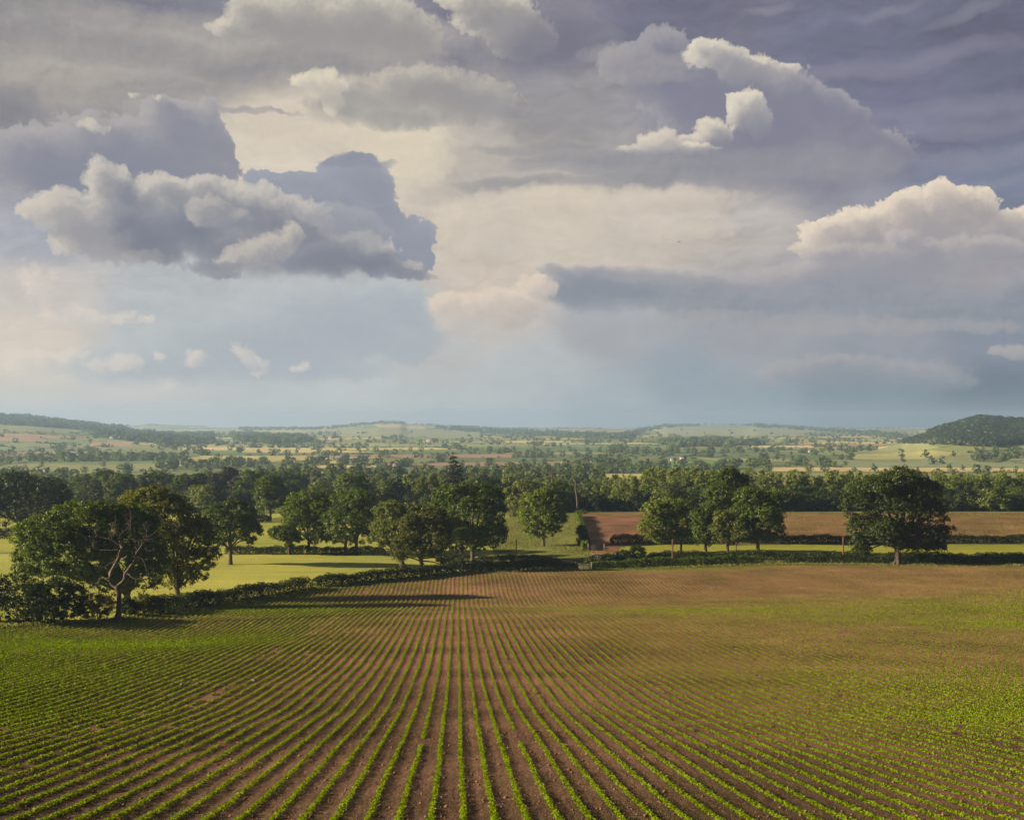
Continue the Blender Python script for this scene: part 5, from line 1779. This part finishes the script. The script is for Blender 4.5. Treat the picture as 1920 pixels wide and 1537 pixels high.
    # base colours: control samples blended over the sky
    ctrl = [(60, 20, (132, 130, 138)), (330, 15, (128, 127, 140)), (100, 130, (163, 156, 150)), (400, 110, (150, 147, 147)), (700, 90, (152, 149, 148)), (880, 70, (122, 121, 138)),
            (1020, 60, (125, 123, 138)), (1250, 40, (114, 114, 133)), (1600, 90, (113, 114, 135)), (1880, 60, (107, 108, 128)), (1880, 200, (116, 117, 138)), (1720, 260, (120, 121, 144)),
            (1890, 330, (124, 131, 152)), (1050, 180, (150, 147, 150)), (1300, 230, (140, 139, 151)), (1560, 300, (138, 138, 152)), (1760, 320, (122, 126, 147)), (1720, 220, (119, 119, 142)), (1640, 380, (148, 148, 158)), (1180, 300, (160, 157, 157)),
            (560, 230, (212, 200, 183)), (720, 270, (218, 206, 184)), (560, 300, (214, 203, 188)), (900, 330, (183, 176, 167)), (880, 440, (208, 196, 181)), (1050, 410, (210, 198, 181)),
            (1250, 410, (203, 192, 180)), (1420, 440, (187, 180, 175)), (1180, 470, (200, 189, 178)), (900, 520, (205, 192, 178)), (1480, 530, (170, 166, 170)), (1800, 520, (162, 158, 163)),
            (1150, 610, (168, 170, 175)), (1400, 640, (160, 162, 168)), (1680, 620, (150, 153, 163)), (1880, 620, (134, 142, 156)), (1000, 690, (186, 190, 192)), (1300, 720, (150, 160, 170)),
            (1600, 750, (125, 138, 151)), (1890, 750, (103, 116, 131)), (1150, 770, (168, 177, 183)), (900, 770, (190, 194, 195)), (650, 750, (199, 200, 198)), (250, 760, (204, 200, 195)),
            (30, 760, (207, 200, 192)), (40, 650, (218, 205, 190)), (60, 540, (203, 195, 188)), (60, 450, (172, 174, 182)), (40, 330, (158, 158, 165)), (120, 230, (158, 154, 155)),
            (300, 560, (182, 186, 188)), (550, 590, (182, 185, 188)), (740, 590, (172, 179, 185)), (300, 650, (188, 190, 189)), (600, 660, (178, 183, 187)), (860, 650, (188, 187, 186)), (850, 595, (202, 192, 182)), (900, 610, (198, 191, 184)),
            (1400, 790, (145, 158, 168)), (960, 820, (188, 192, 194)), (200, 820, (204, 200, 196)), (1800, 820, (110, 122, 136))]
    Pc = vm('MULTIPLY_ADD', wv, (.8, .5, 0), P)
    Pc = vm('MULTIPLY', Pc, (.62, 1.0, 0))
    ng = bpy.data.node_groups.new('sky_colours', 'ShaderNodeTree')
    ng.interface.new_socket('P', in_out='INPUT', socket_type='NodeSocketVector')
    ng.interface.new_socket('c', in_out='OUTPUT', socket_type='NodeSocketVector')
    S.nt = ng
    pin = S(ng.nodes.new('NodeGroupInput').outputs[0])
    num, den = None, None
    for (px, py, c) in ctrl:
        a, b = sk(px, py)
        dd = vm('SUBTRACT', pin, (a * .62, b, 0))
        q = vm('DOT_PRODUCT', dd, dd, out=1) + .05
        wgt = S.m('DIVIDE', 1.0, S.m('POWER', q, 2.2))
        colv = [v for v in lin(c)]
        num = vm('SCALE', tuple(colv), scale=wgt) if num is None else vm('ADD', num, vm('SCALE', tuple(colv), scale=wgt))
        den = wgt if den is None else den + wgt
    col = vm('SCALE', num, scale=S.m('DIVIDE', 1.0, den))
    ng.links.new(col.k, ng.nodes.new('NodeGroupOutput').inputs[0])
    S.nt = nt
    col = use(ng, Pc)
    # streaky high cloud over everything in the upper half
    st = (NS - .5) * smap(V, 1.5, 4.0, .12, .50) + (NW - .5) * smap(V, .6, 3.0, .10, .26)
    col = vm('SCALE', col, scale=1.0 + st)

    def layer(ells, c_sh, c_lit, ab=.35, an=.5, tau=5.0, kap=2.2, s=1.3, op=1.0, fade=None, fsoft=.5, lo=0.0, flat=None, kn=0.0, streak=False):
        """one cloud: a soft density (union of ellipses plus billows), its opacity, and the light left after crossing the cloud from the upper left"""
        nonlocal col
        ng = field(ells)
        lg = bpy.data.node_groups.new('cloud', 'ShaderNodeTree')
        outer = [col] + PS + [Pw] + BS + NSH + [NS, V]
        for i_, o_ in enumerate(outer):
            lg.interface.new_socket('i%d' % i_, in_out='INPUT', socket_type='NodeSocketVector' if i_ < 6 else 'NodeSocketFloat')
        lg.interface.new_socket('c', in_out='OUTPUT', socket_type='NodeSocketVector')
        S.nt = lg
        gi = lg.nodes.new('NodeGroupInput')
        I = [S(o_) for o_ in gi.outputs]
        c0, ps, pw, bs, ns, nst, v_ = I[0], I[1:5], I[5], I[6:10], I[10:14], I[14], I[15]
        warp = pw if streak else ps[0]
        D0 = S.m('MULTIPLY_ADD', use(ng, warp), s, bs[0] * ab + ns[0] * an) - lo
        alpha = 1.0 - S.m('EXPONENT', S.m('MAXIMUM', D0, 0.0) * -tau)
        if fade is not None:
            v0, v1 = sk(960, fade[1])[1], sk(960, fade[0])[1]
            alpha = alpha * smap(v_ + ns[0] * fsoft + bs[0] * .06, v0, v1)
        if flat is None:
            occ = None
            for i_, w_ in ((1, .55), (2, .9), (3, 1.1)):
                Di = S.m('MULTIPLY_ADD', use(ng, ps[i_]), s, bs[i_] * ab + ns[i_] * an) - lo
                Di = S.m('MINIMUM', S.m('MAXIMUM', Di, 0.0), 1.0) * w_
                occ = Di if occ is None else occ + Di
            lit = S.m('EXPONENT', occ * -kap)
        else:
            lit = ((bs[0] - bs[1]) * .9 + (ns[0] - ns[1]) * 1.6 + ns[0] * .6) * .35 + flat
        if kn: lit = lit + (nst - .5) * kn
        lit = S.m('MINIMUM', S.m('MAXIMUM', lit, 0.0), 1.0)
        cc = cmix(lit, lin(c_sh), lin(c_lit))
        res = cmix(alpha * op if op < 1 else alpha, c0, cc)
        lg.links.new(res.k, lg.nodes.new('NodeGroupOutput').inputs[0])
        S.nt = nt
        nd = nt.nodes.new('ShaderNodeGroup')
        nd.node_tree = lg
        for o_, k_ in zip(outer, nd.inputs): nt.links.new(o_.k, k_)
        col = S(nd.outputs[0])

    SKY_LAYERS(layer, Pw)
    col = vm('SCALE', col, scale=(NF - .5) * .05 + 1.0 + (NW - .5) * smap(V, .3, 2.5, .05, .13))
    col = vm('SCALE', col, scale=K / STR)
    bg2 = nt.nodes.new('ShaderNodeBackground')
    nt.links.new(col.k, bg2.inputs['Color'])
    bg2.inputs['Strength'].default_value = STR
    ia = smap(S.m('ABSOLUTE', az, 0.0), .60, .50)
    ie = smap(el, .46, .38)
    ib = smap(el, -.05, -.02)
    fac = ia * ie * ib
    mx = nt.nodes.new('ShaderNodeMixShader')
    nt.links.new(fac.k, mx.inputs[0])
    nt.links.new(bg1.outputs[0], mx.inputs[1])
    nt.links.new(bg2.outputs[0], mx.inputs[2])
    out = nt.nodes.new('ShaderNodeOutputWorld')
    nt.links.new(mx.outputs[0], out.inputs['Surface'])
    scene.world = w
    print('sky nodes', len(nt.nodes))


SKY_N = 0.22


def SKY_LAYERS(L, Pw):
    # high grey sheet, upper left
    L([(330, 75, 420, 60, -4), (120, 120, 260, 70), (720, 70, 240, 55), (560, 130, 430, 55)], (150, 147, 148), (196, 187, 174), .1, 1.1, 2.2, op=.75, flat=.45, kn=1.0, streak=True)
    # cumulus tops at the upper border
    L([(480, 30, 60, 34), (545, 28, 60, 44), (600, 60, 70, 54), (680, 45, 90, 54), (760, 70, 60, 54), (440, 55, 50, 18)], (150, 147, 148), (212, 203, 186), .65, .9, 5, 1.4, fade=(70, 170), op=.95)
    L([(900, 18, 60, 40), (950, 35, 60, 44), (870, 5, 50, 20), (985, 70, 60, 44)], (146, 144, 146), (218, 209, 190), .65, .9, 6, 1.4, fade=(65, 160), op=.95)
    L([(1050, 55, 80, 60), (1090, 100, 90, 60), (1000, 90, 90, 60)], (118, 117, 134), (152, 149, 151), .35, .6, 2.5, 1.6, op=.75, fade=(90, 200))
    L([(420, 125, 250, 30, -3), (560, 120, 230, 26), (230, 95, 230, 30)], (136, 135, 141), (166, 161, 157), .1, .9, 2.2, op=.75, flat=.3, kn=.8, streak=True)
    L([(20, 225, 80, 65), (55, 265, 70, 32)], (119, 119, 130), (150, 147, 148), .2, .8, 2.5, op=.85, flat=.3, streak=True)
    # bright curtain behind the towers
    L([(720, 265, 120, 50, -25), (790, 300, 70, 46), (650, 240, 70, 30)], (200, 189, 172), (229, 217, 193), .4, .6, 3, op=.75, flat=.55)
    # grey shelf, upper middle
    L([(700, 185, 140, 42), (790, 165, 120, 42), (640, 205, 70, 28), (870, 190, 100, 46), (750, 222, 110, 24)], (150, 148, 149), (206, 197, 182), .7, 1.3, 2.8, 1.5, op=.88)
    L([(605, 158, 44, 24), (622, 185, 18, 28), (575, 150, 32, 13)], (176, 170, 164), (230, 219, 196), .6, .7, 4, 1.0, op=.9)
    L([(460, 206, 70, 8), (520, 211, 60, 6)], (148, 146, 151), (166, 162, 161), .1, .7, 2.5, op=.75, flat=.3)
    L([(560, 245, 160, 30), (520, 285, 100, 46)], (208, 196, 178), (222, 210, 192), .0, .6, 2, op=.6, flat=.5, streak=True)
    # streaks in the clear upper right
    L([(1700, 118, 360, 22, 6), (1600, 140, 280, 16, 5)], (136, 134, 151), (146, 143, 157), .0, .6, 1.4, op=.55, flat=.5, kn=.8, streak=True)
    L([(1800, 205, 280, 24, 5), (1760, 245, 260, 24, 3), (1850, 295, 220, 22, 3)], (138, 137, 154), (149, 147, 159), .0, .6, 1.4, op=.55, flat=.5, kn=.8, streak=True)
    L([(1860, 345, 140, 13, 8), (1820, 24, 100, 14, 10), (1660, 20, 70, 11, 8), (1450, 18, 60, 9, 8)], (146, 146, 158), (153, 151, 161), .1, .7, 1.4, op=.5, flat=.5, streak=True)
    # big shadowed anvil on the right
    L([(1245, 90, 50, 36), (1200, 118, 80, 38), (1300, 165, 105, 62), (1400, 205, 135, 77), (1480, 174, 55, 32), (1530, 197, 54, 38), (1590, 227, 38, 36), (1600, 272, 70, 38), (1658, 280, 26, 38),
       (1640, 335, 58, 67), (1560, 320, 155, 82), (1400, 290, 205, 92)],
      (127, 127, 145), (164, 160, 164), .66, .34, 16, 1.3, op=.96, fade=(245, 420))
    L([(1240, 118, 120, 16), (1150, 105, 80, 20), (1180, 142, 140, 18), (1240, 124, 28, 9)], (150, 148, 154), (176, 170, 166), .3, .9, 2.2, op=.65, flat=.5, streak=True)
    L([(1330, 99, 46, 28), (1370, 118, 50, 30, -20), (1415, 130, 50, 26), (1460, 134, 38, 14), (1305, 90, 18, 15)], (146, 145, 152), (226, 217, 198), .70, .62, 8, 1.25, fade=(120, 178), op=.97)
    L([(1402, 207, 36, 38), (1412, 190, 21, 21), (1388, 215, 25, 33), (1425, 232, 23, 28)], (146, 146, 153), (230, 220, 200), .70, .62, 8, 1.25, fade=(205, 280), op=.97)
    L([(1335, 247, 27, 23), (1328, 237, 15, 13), (1352, 254, 23, 20), (1290, 270, 64, 16)], (152, 150, 155), (227, 215, 195), .70, .75, 6, 1.2, fade=(245, 292), op=.95)
    L([(1225, 266, 37, 18), (1240, 262, 33, 19), (1205, 282, 54, 9), (1290, 278, 64, 10)], (154, 152, 156), (222, 211, 192), .70, .75, 6, 1.2, fade=(265, 305), op=.95)
    # long grey veil under it
    L([(1400, 308, 350, 30, 1), (1130, 305, 190, 26), (1560, 305, 190, 32), (1250, 335, 230, 22)], (138, 140, 148), (167, 163, 163), .1, .8, 2.2, op=.88, flat=.3, kn=.9, streak=True)
    L([(1010, 275, 120, 13), (1060, 292, 100, 15), (980, 342, 150, 14)], (145, 145, 149), (170, 165, 162), .1, .8, 2.2, op=.85, flat=.3, kn=.6, streak=True)
    # warm woolly field in the middle
    L([(1050, 388, 180, 38), (1240, 374, 160, 28), (900, 425, 110, 54), (1160, 435, 230, 24)], (196, 186, 175), (230, 216, 195), .55, 1.1, 1.9, .8, op=.75)
    L([(1180, 460, 300, 20), (1000, 470, 160, 20)], (190, 180, 172), (212, 200, 185), .1, .9, 2.0, op=.6, flat=.5, kn=.8, streak=True)
    # right-hand cumulus
    L([(1560, 434, 58, 26), (1620, 423, 58, 34), (1700, 400, 58, 40), (1760, 378, 48, 34), (1790, 374, 38, 26), (1830, 390, 45, 30), (1750, 428, 145, 47), (1870, 432, 74, 36), (1905, 422, 44, 30), (1600, 462, 115, 24)],
      (154, 149, 155), (234, 218, 196), .80, .50, 11, .95, fade=(440, 520))
    L([(1700, 478, 190, 30), (1560, 474, 66, 15), (1850, 468, 96, 26), (1690, 444, 32, 15), (1620, 508, 250, 30)], (147, 147, 157), (196, 186, 180), .5, .8, 3, 1.6, op=.85)
    # long slate bank in the right half
    L([(1120, 518, 120, 24, -8), (1230, 550, 250, 48, -4), (1430, 575, 300, 46, -3), (1620, 565, 250, 48), (1770, 590, 210, 34), (1090, 545, 110, 40)], (134, 141, 152), (168, 167, 171), .15, .9, 2.6, op=.95, flat=.22, kn=1.0, streak=True)
    L([(1090, 520, 90, 16, -10), (1060, 545, 60, 26), (1160, 535, 120, 22, -6)], (132, 139, 151), (160, 160, 166), .4, .6, 4, 1.4, op=.8)
    L([(1640, 612, 240, 17), (1500, 602, 160, 15), (1850, 612, 80, 14), (1330, 592, 130, 13)], (152, 154, 161), (184, 176, 173), .4, 1.0, 2.2, op=.7, flat=.45)
    L([(1640, 702, 160, 30), (1560, 690, 130, 26), (1720, 714, 100, 24), (1500, 702, 100, 18)], (136, 142, 152), (176, 170, 169), .5, .7, 3.5, 1.2, op=.8, fade=(705, 750))
    L([(1905, 657, 40, 14), (1880, 661, 28, 8)], (148, 149, 156), (180, 172, 169), .5, .7, 4, 1.0, op=.9)
    # cream rags left of the slate bank
    L([(960, 567, 64, 28), (900, 572, 64, 22), (985, 584, 34, 36), (1000, 544, 38, 30), (840, 570, 46, 19), (960, 604, 46, 16)], (182, 174, 170), (232, 214, 193), .9, 1.2, 3.2, .9, op=.9)
    # ---- towers on the left: the upper one, then the dark dome
    L([(330, 237, 70, 50), (385, 222, 27, 35), (400, 267, 35, 41), (426, 300, 21, 35), (300, 300, 135, 62), (200, 282, 115, 62), (380, 322, 63, 42), (90, 300, 140, 62), (310, 197, 40, 16)],
      (131, 134, 149), (176, 171, 170), .66, .34, 16, 1.3, op=.93)
    L([(165, 238, 32, 16), (190, 246, 26, 10), (250, 174, 24, 9), (300, 187, 12, 9), (170, 228, 16, 11)], (150, 150, 156), (222, 212, 192), 1.3, 2.4, 2.0, .9, op=.8, s=1.1, lo=.30)
    L([(500, 340, 42, 20), (545, 334, 28, 12), (590, 340, 50, 18), (670, 310, 48, 21), (660, 325, 70, 28), (600, 392, 135, 62), (690, 372, 48, 62), (700, 442, 70, 62), (775, 444, 43, 37), (740, 484, 63, 40), (790, 484, 25, 27)],
      (137, 141, 156), (155, 159, 171), .60, .16, 20, .5, op=.97)
    L([(668, 306, 80, 10), (668, 296, 46, 11)], (140, 143, 157), (150, 152, 164), 0, .10, 4, op=.9, flat=.3)
    # pale rain haze and the low shoulder under the dome
    L([(620, 600, 190, 80), (770, 602, 50, 34), (730, 562, 68, 44), (480, 640, 240, 64), (760, 642, 68, 44), (560, 692, 200, 24), (300, 690, 190, 44)], (163, 171, 180), (188, 192, 194), .55, .35, 8, .6, op=.85, fade=(690, 742))
    # ---- the near cumulus across the left
    L([(190, 334, 30, 44), (215, 352, 42, 38), (110, 380, 60, 26), (150, 404, 70, 42), (230, 394, 80, 54), (300, 354, 60, 28), (390, 364, 70, 36), (330, 414, 125, 64), (460, 404, 90, 54), (540, 424, 90, 52),
       (240, 452, 115, 38), (400, 462, 115, 38), (560, 474, 115, 45), (650, 478, 90, 43), (500, 492, 75, 38), (720, 505, 66, 21), (62, 390, 28, 15), (130, 442, 42, 34)],
      (121, 125, 140), (210, 202, 190), .75, 1.05, 5.5, .95, fade=(480, 540))
    L([(150, 430, 60, 48), (195, 462, 55, 32), (110, 402, 64, 28), (250, 480, 50, 16)], (150, 149, 156), (212, 201, 187), .7, 1.0, 3, .9, op=.85)
    L([(285, 445, 110, 42), (340, 425, 80, 46), (230, 420, 50, 34)], (117, 121, 136), (150, 150, 158), .5, 1.0, 2.2, 1.4, op=.85)
    L([(620, 488, 130, 32), (690, 492, 80, 26), (570, 505, 80, 20)], (118, 122, 137), (146, 147, 156), .5, 1.0, 2.4, 1.4, op=.88, fade=(500, 540))
    L([(398, 397, 46, 27), (382, 404, 27, 22), (428, 408, 40, 20)], (140, 142, 151), (206, 197, 185), .8, 1.5, 2.4, 1.3, op=.72)
    L([(505, 464, 56, 30, 25), (540, 447, 28, 29), (455, 494, 44, 29), (480, 512, 54, 18)], (140, 142, 151), (212, 201, 187), .8, 1.4, 3.0, 1.2, op=.85, fade=(490, 545))
    L([(655, 420, 66, 30), (600, 400, 56, 24), (690, 440, 46, 26)], (146, 149, 159), (182, 179, 180), .6, .8, 2.5, 1.2, op=.7)
    L([(755, 514, 60, 11), (400, 502, 56, 15), (420, 514, 36, 10)], (126, 129, 141), (150, 151, 158), .6, 1.0, 4, op=.8, flat=.3)
    # little bright scraps low on the left
    L([(75, 555, 66, 34, -40), (120, 590, 76, 20), (160, 600, 46, 14), (70, 680, 96, 24), (30, 690, 66, 17), (130, 667, 46, 14), (230, 592, 32, 17), (270, 598, 30, 13), (175, 684, 30, 13), (240, 684, 34, 17),
       (305, 670, 18, 13), (365, 670, 28, 17), (450, 657, 36, 13, -30), (475, 674, 38, 14, -20), (485, 696, 17, 12), (315, 722, 23, 15), (570, 684, 19, 13), (556, 692, 26, 7)],
      (186, 186, 186), (236, 220, 203), 1.2, 2.3, 1.7, .7, op=.80, s=1.0, lo=.24)

# ------------------------------------------------------------------ camera, sun, haze
def build_view():
    cd = bpy.data.cameras.new('camera')
    cam = bpy.data.objects.new('camera', cd)
    COL.objects.link(cam)
    cam.location = (0, 0, 0)
    cam.rotation_euler = (math.radians(90), 0, 0)
    cd.sensor_fit = 'HORIZONTAL'
    cd.sensor_width = 36.0
    cd.lens = 36.0 * F / 1920.0
    cd.shift_y = (HY - 768.5) / 1920.0
    cd.clip_start = 0.5
    cd.clip_end = 40000
    scene.camera = cam
    ld = bpy.data.lights.new('sun', 'SUN')
    ld.energy = 5.0
    ld.angle = math.radians(0.9)
    ld.color = (1.0, 0.80, 0.56)
    sun = bpy.data.objects.new('sun', ld)
    COL.objects.link(sun)
    a, e = math.radians(SUN_AZ), math.radians(SUN_EL)
    to_sun = Vector((math.sin(a) * math.cos(e), math.cos(a) * math.cos(e), math.sin(e)))
    sun.rotation_euler = to_sun.to_track_quat('Z', 'Y').to_euler()
    sun.location = (-60, 0, 60)


def build_haze():
    mb = MB()
    mb.box((-10900, -10900, -83), (10900, 10900, 78))
    m, nt = new_mat('haze')
    v = N(nt, 'ShaderNodeVolumePrincipled', {'Color': (0.46, 0.69, 1.0, 1), 'Density': 0.000130, 'Anisotropy': 0.2})
    N(nt, 'ShaderNodeOutputMaterial', {'Volume': v.outputs[0]})
    o = mb.build('haze', m)
    tag(o, kind='stuff')


def settings():
    vs = scene.view_settings
    scene.display_settings.display_device = 'sRGB'
    vs.view_transform = 'Standard'
    vs.look = 'None'
    vs.exposure = EXPO
    vs.gamma = 1.0
    c = scene.cycles
    c.max_bounces = 4
    c.diffuse_bounces = 2
    c.glossy_bounces = 1
    c.transmission_bounces = 2
    c.transparent_max_bounces = 8
    c.volume_bounces = 0
    c.use_adaptive_sampling = True
    c.adaptive_threshold = 0.012
    c.adaptive_min_samples = 16
    c.sample_clamp_indirect = 4.0
    c.use_denoising = True
    c.caustics_reflective = c.caustics_refractive = False


import time as _t
_t0 = _t.time()
build_view()
build_sky()
if not globals().get('SKY_ONLY'):
    soil = build_ground()
    build_crop_field(soil)
    build_seedlings()
    build_margins()
    print('ground', round(_t.time() - _t0, 1))
    build_heroes()
    build_dead_trees()
    build_hedges()
    print('heroes', round(_t.time() - _t0, 1))
    build_woods()
    build_far()
    build_things()
    build_haze()
    print('all', round(_t.time() - _t0, 1))
settings()
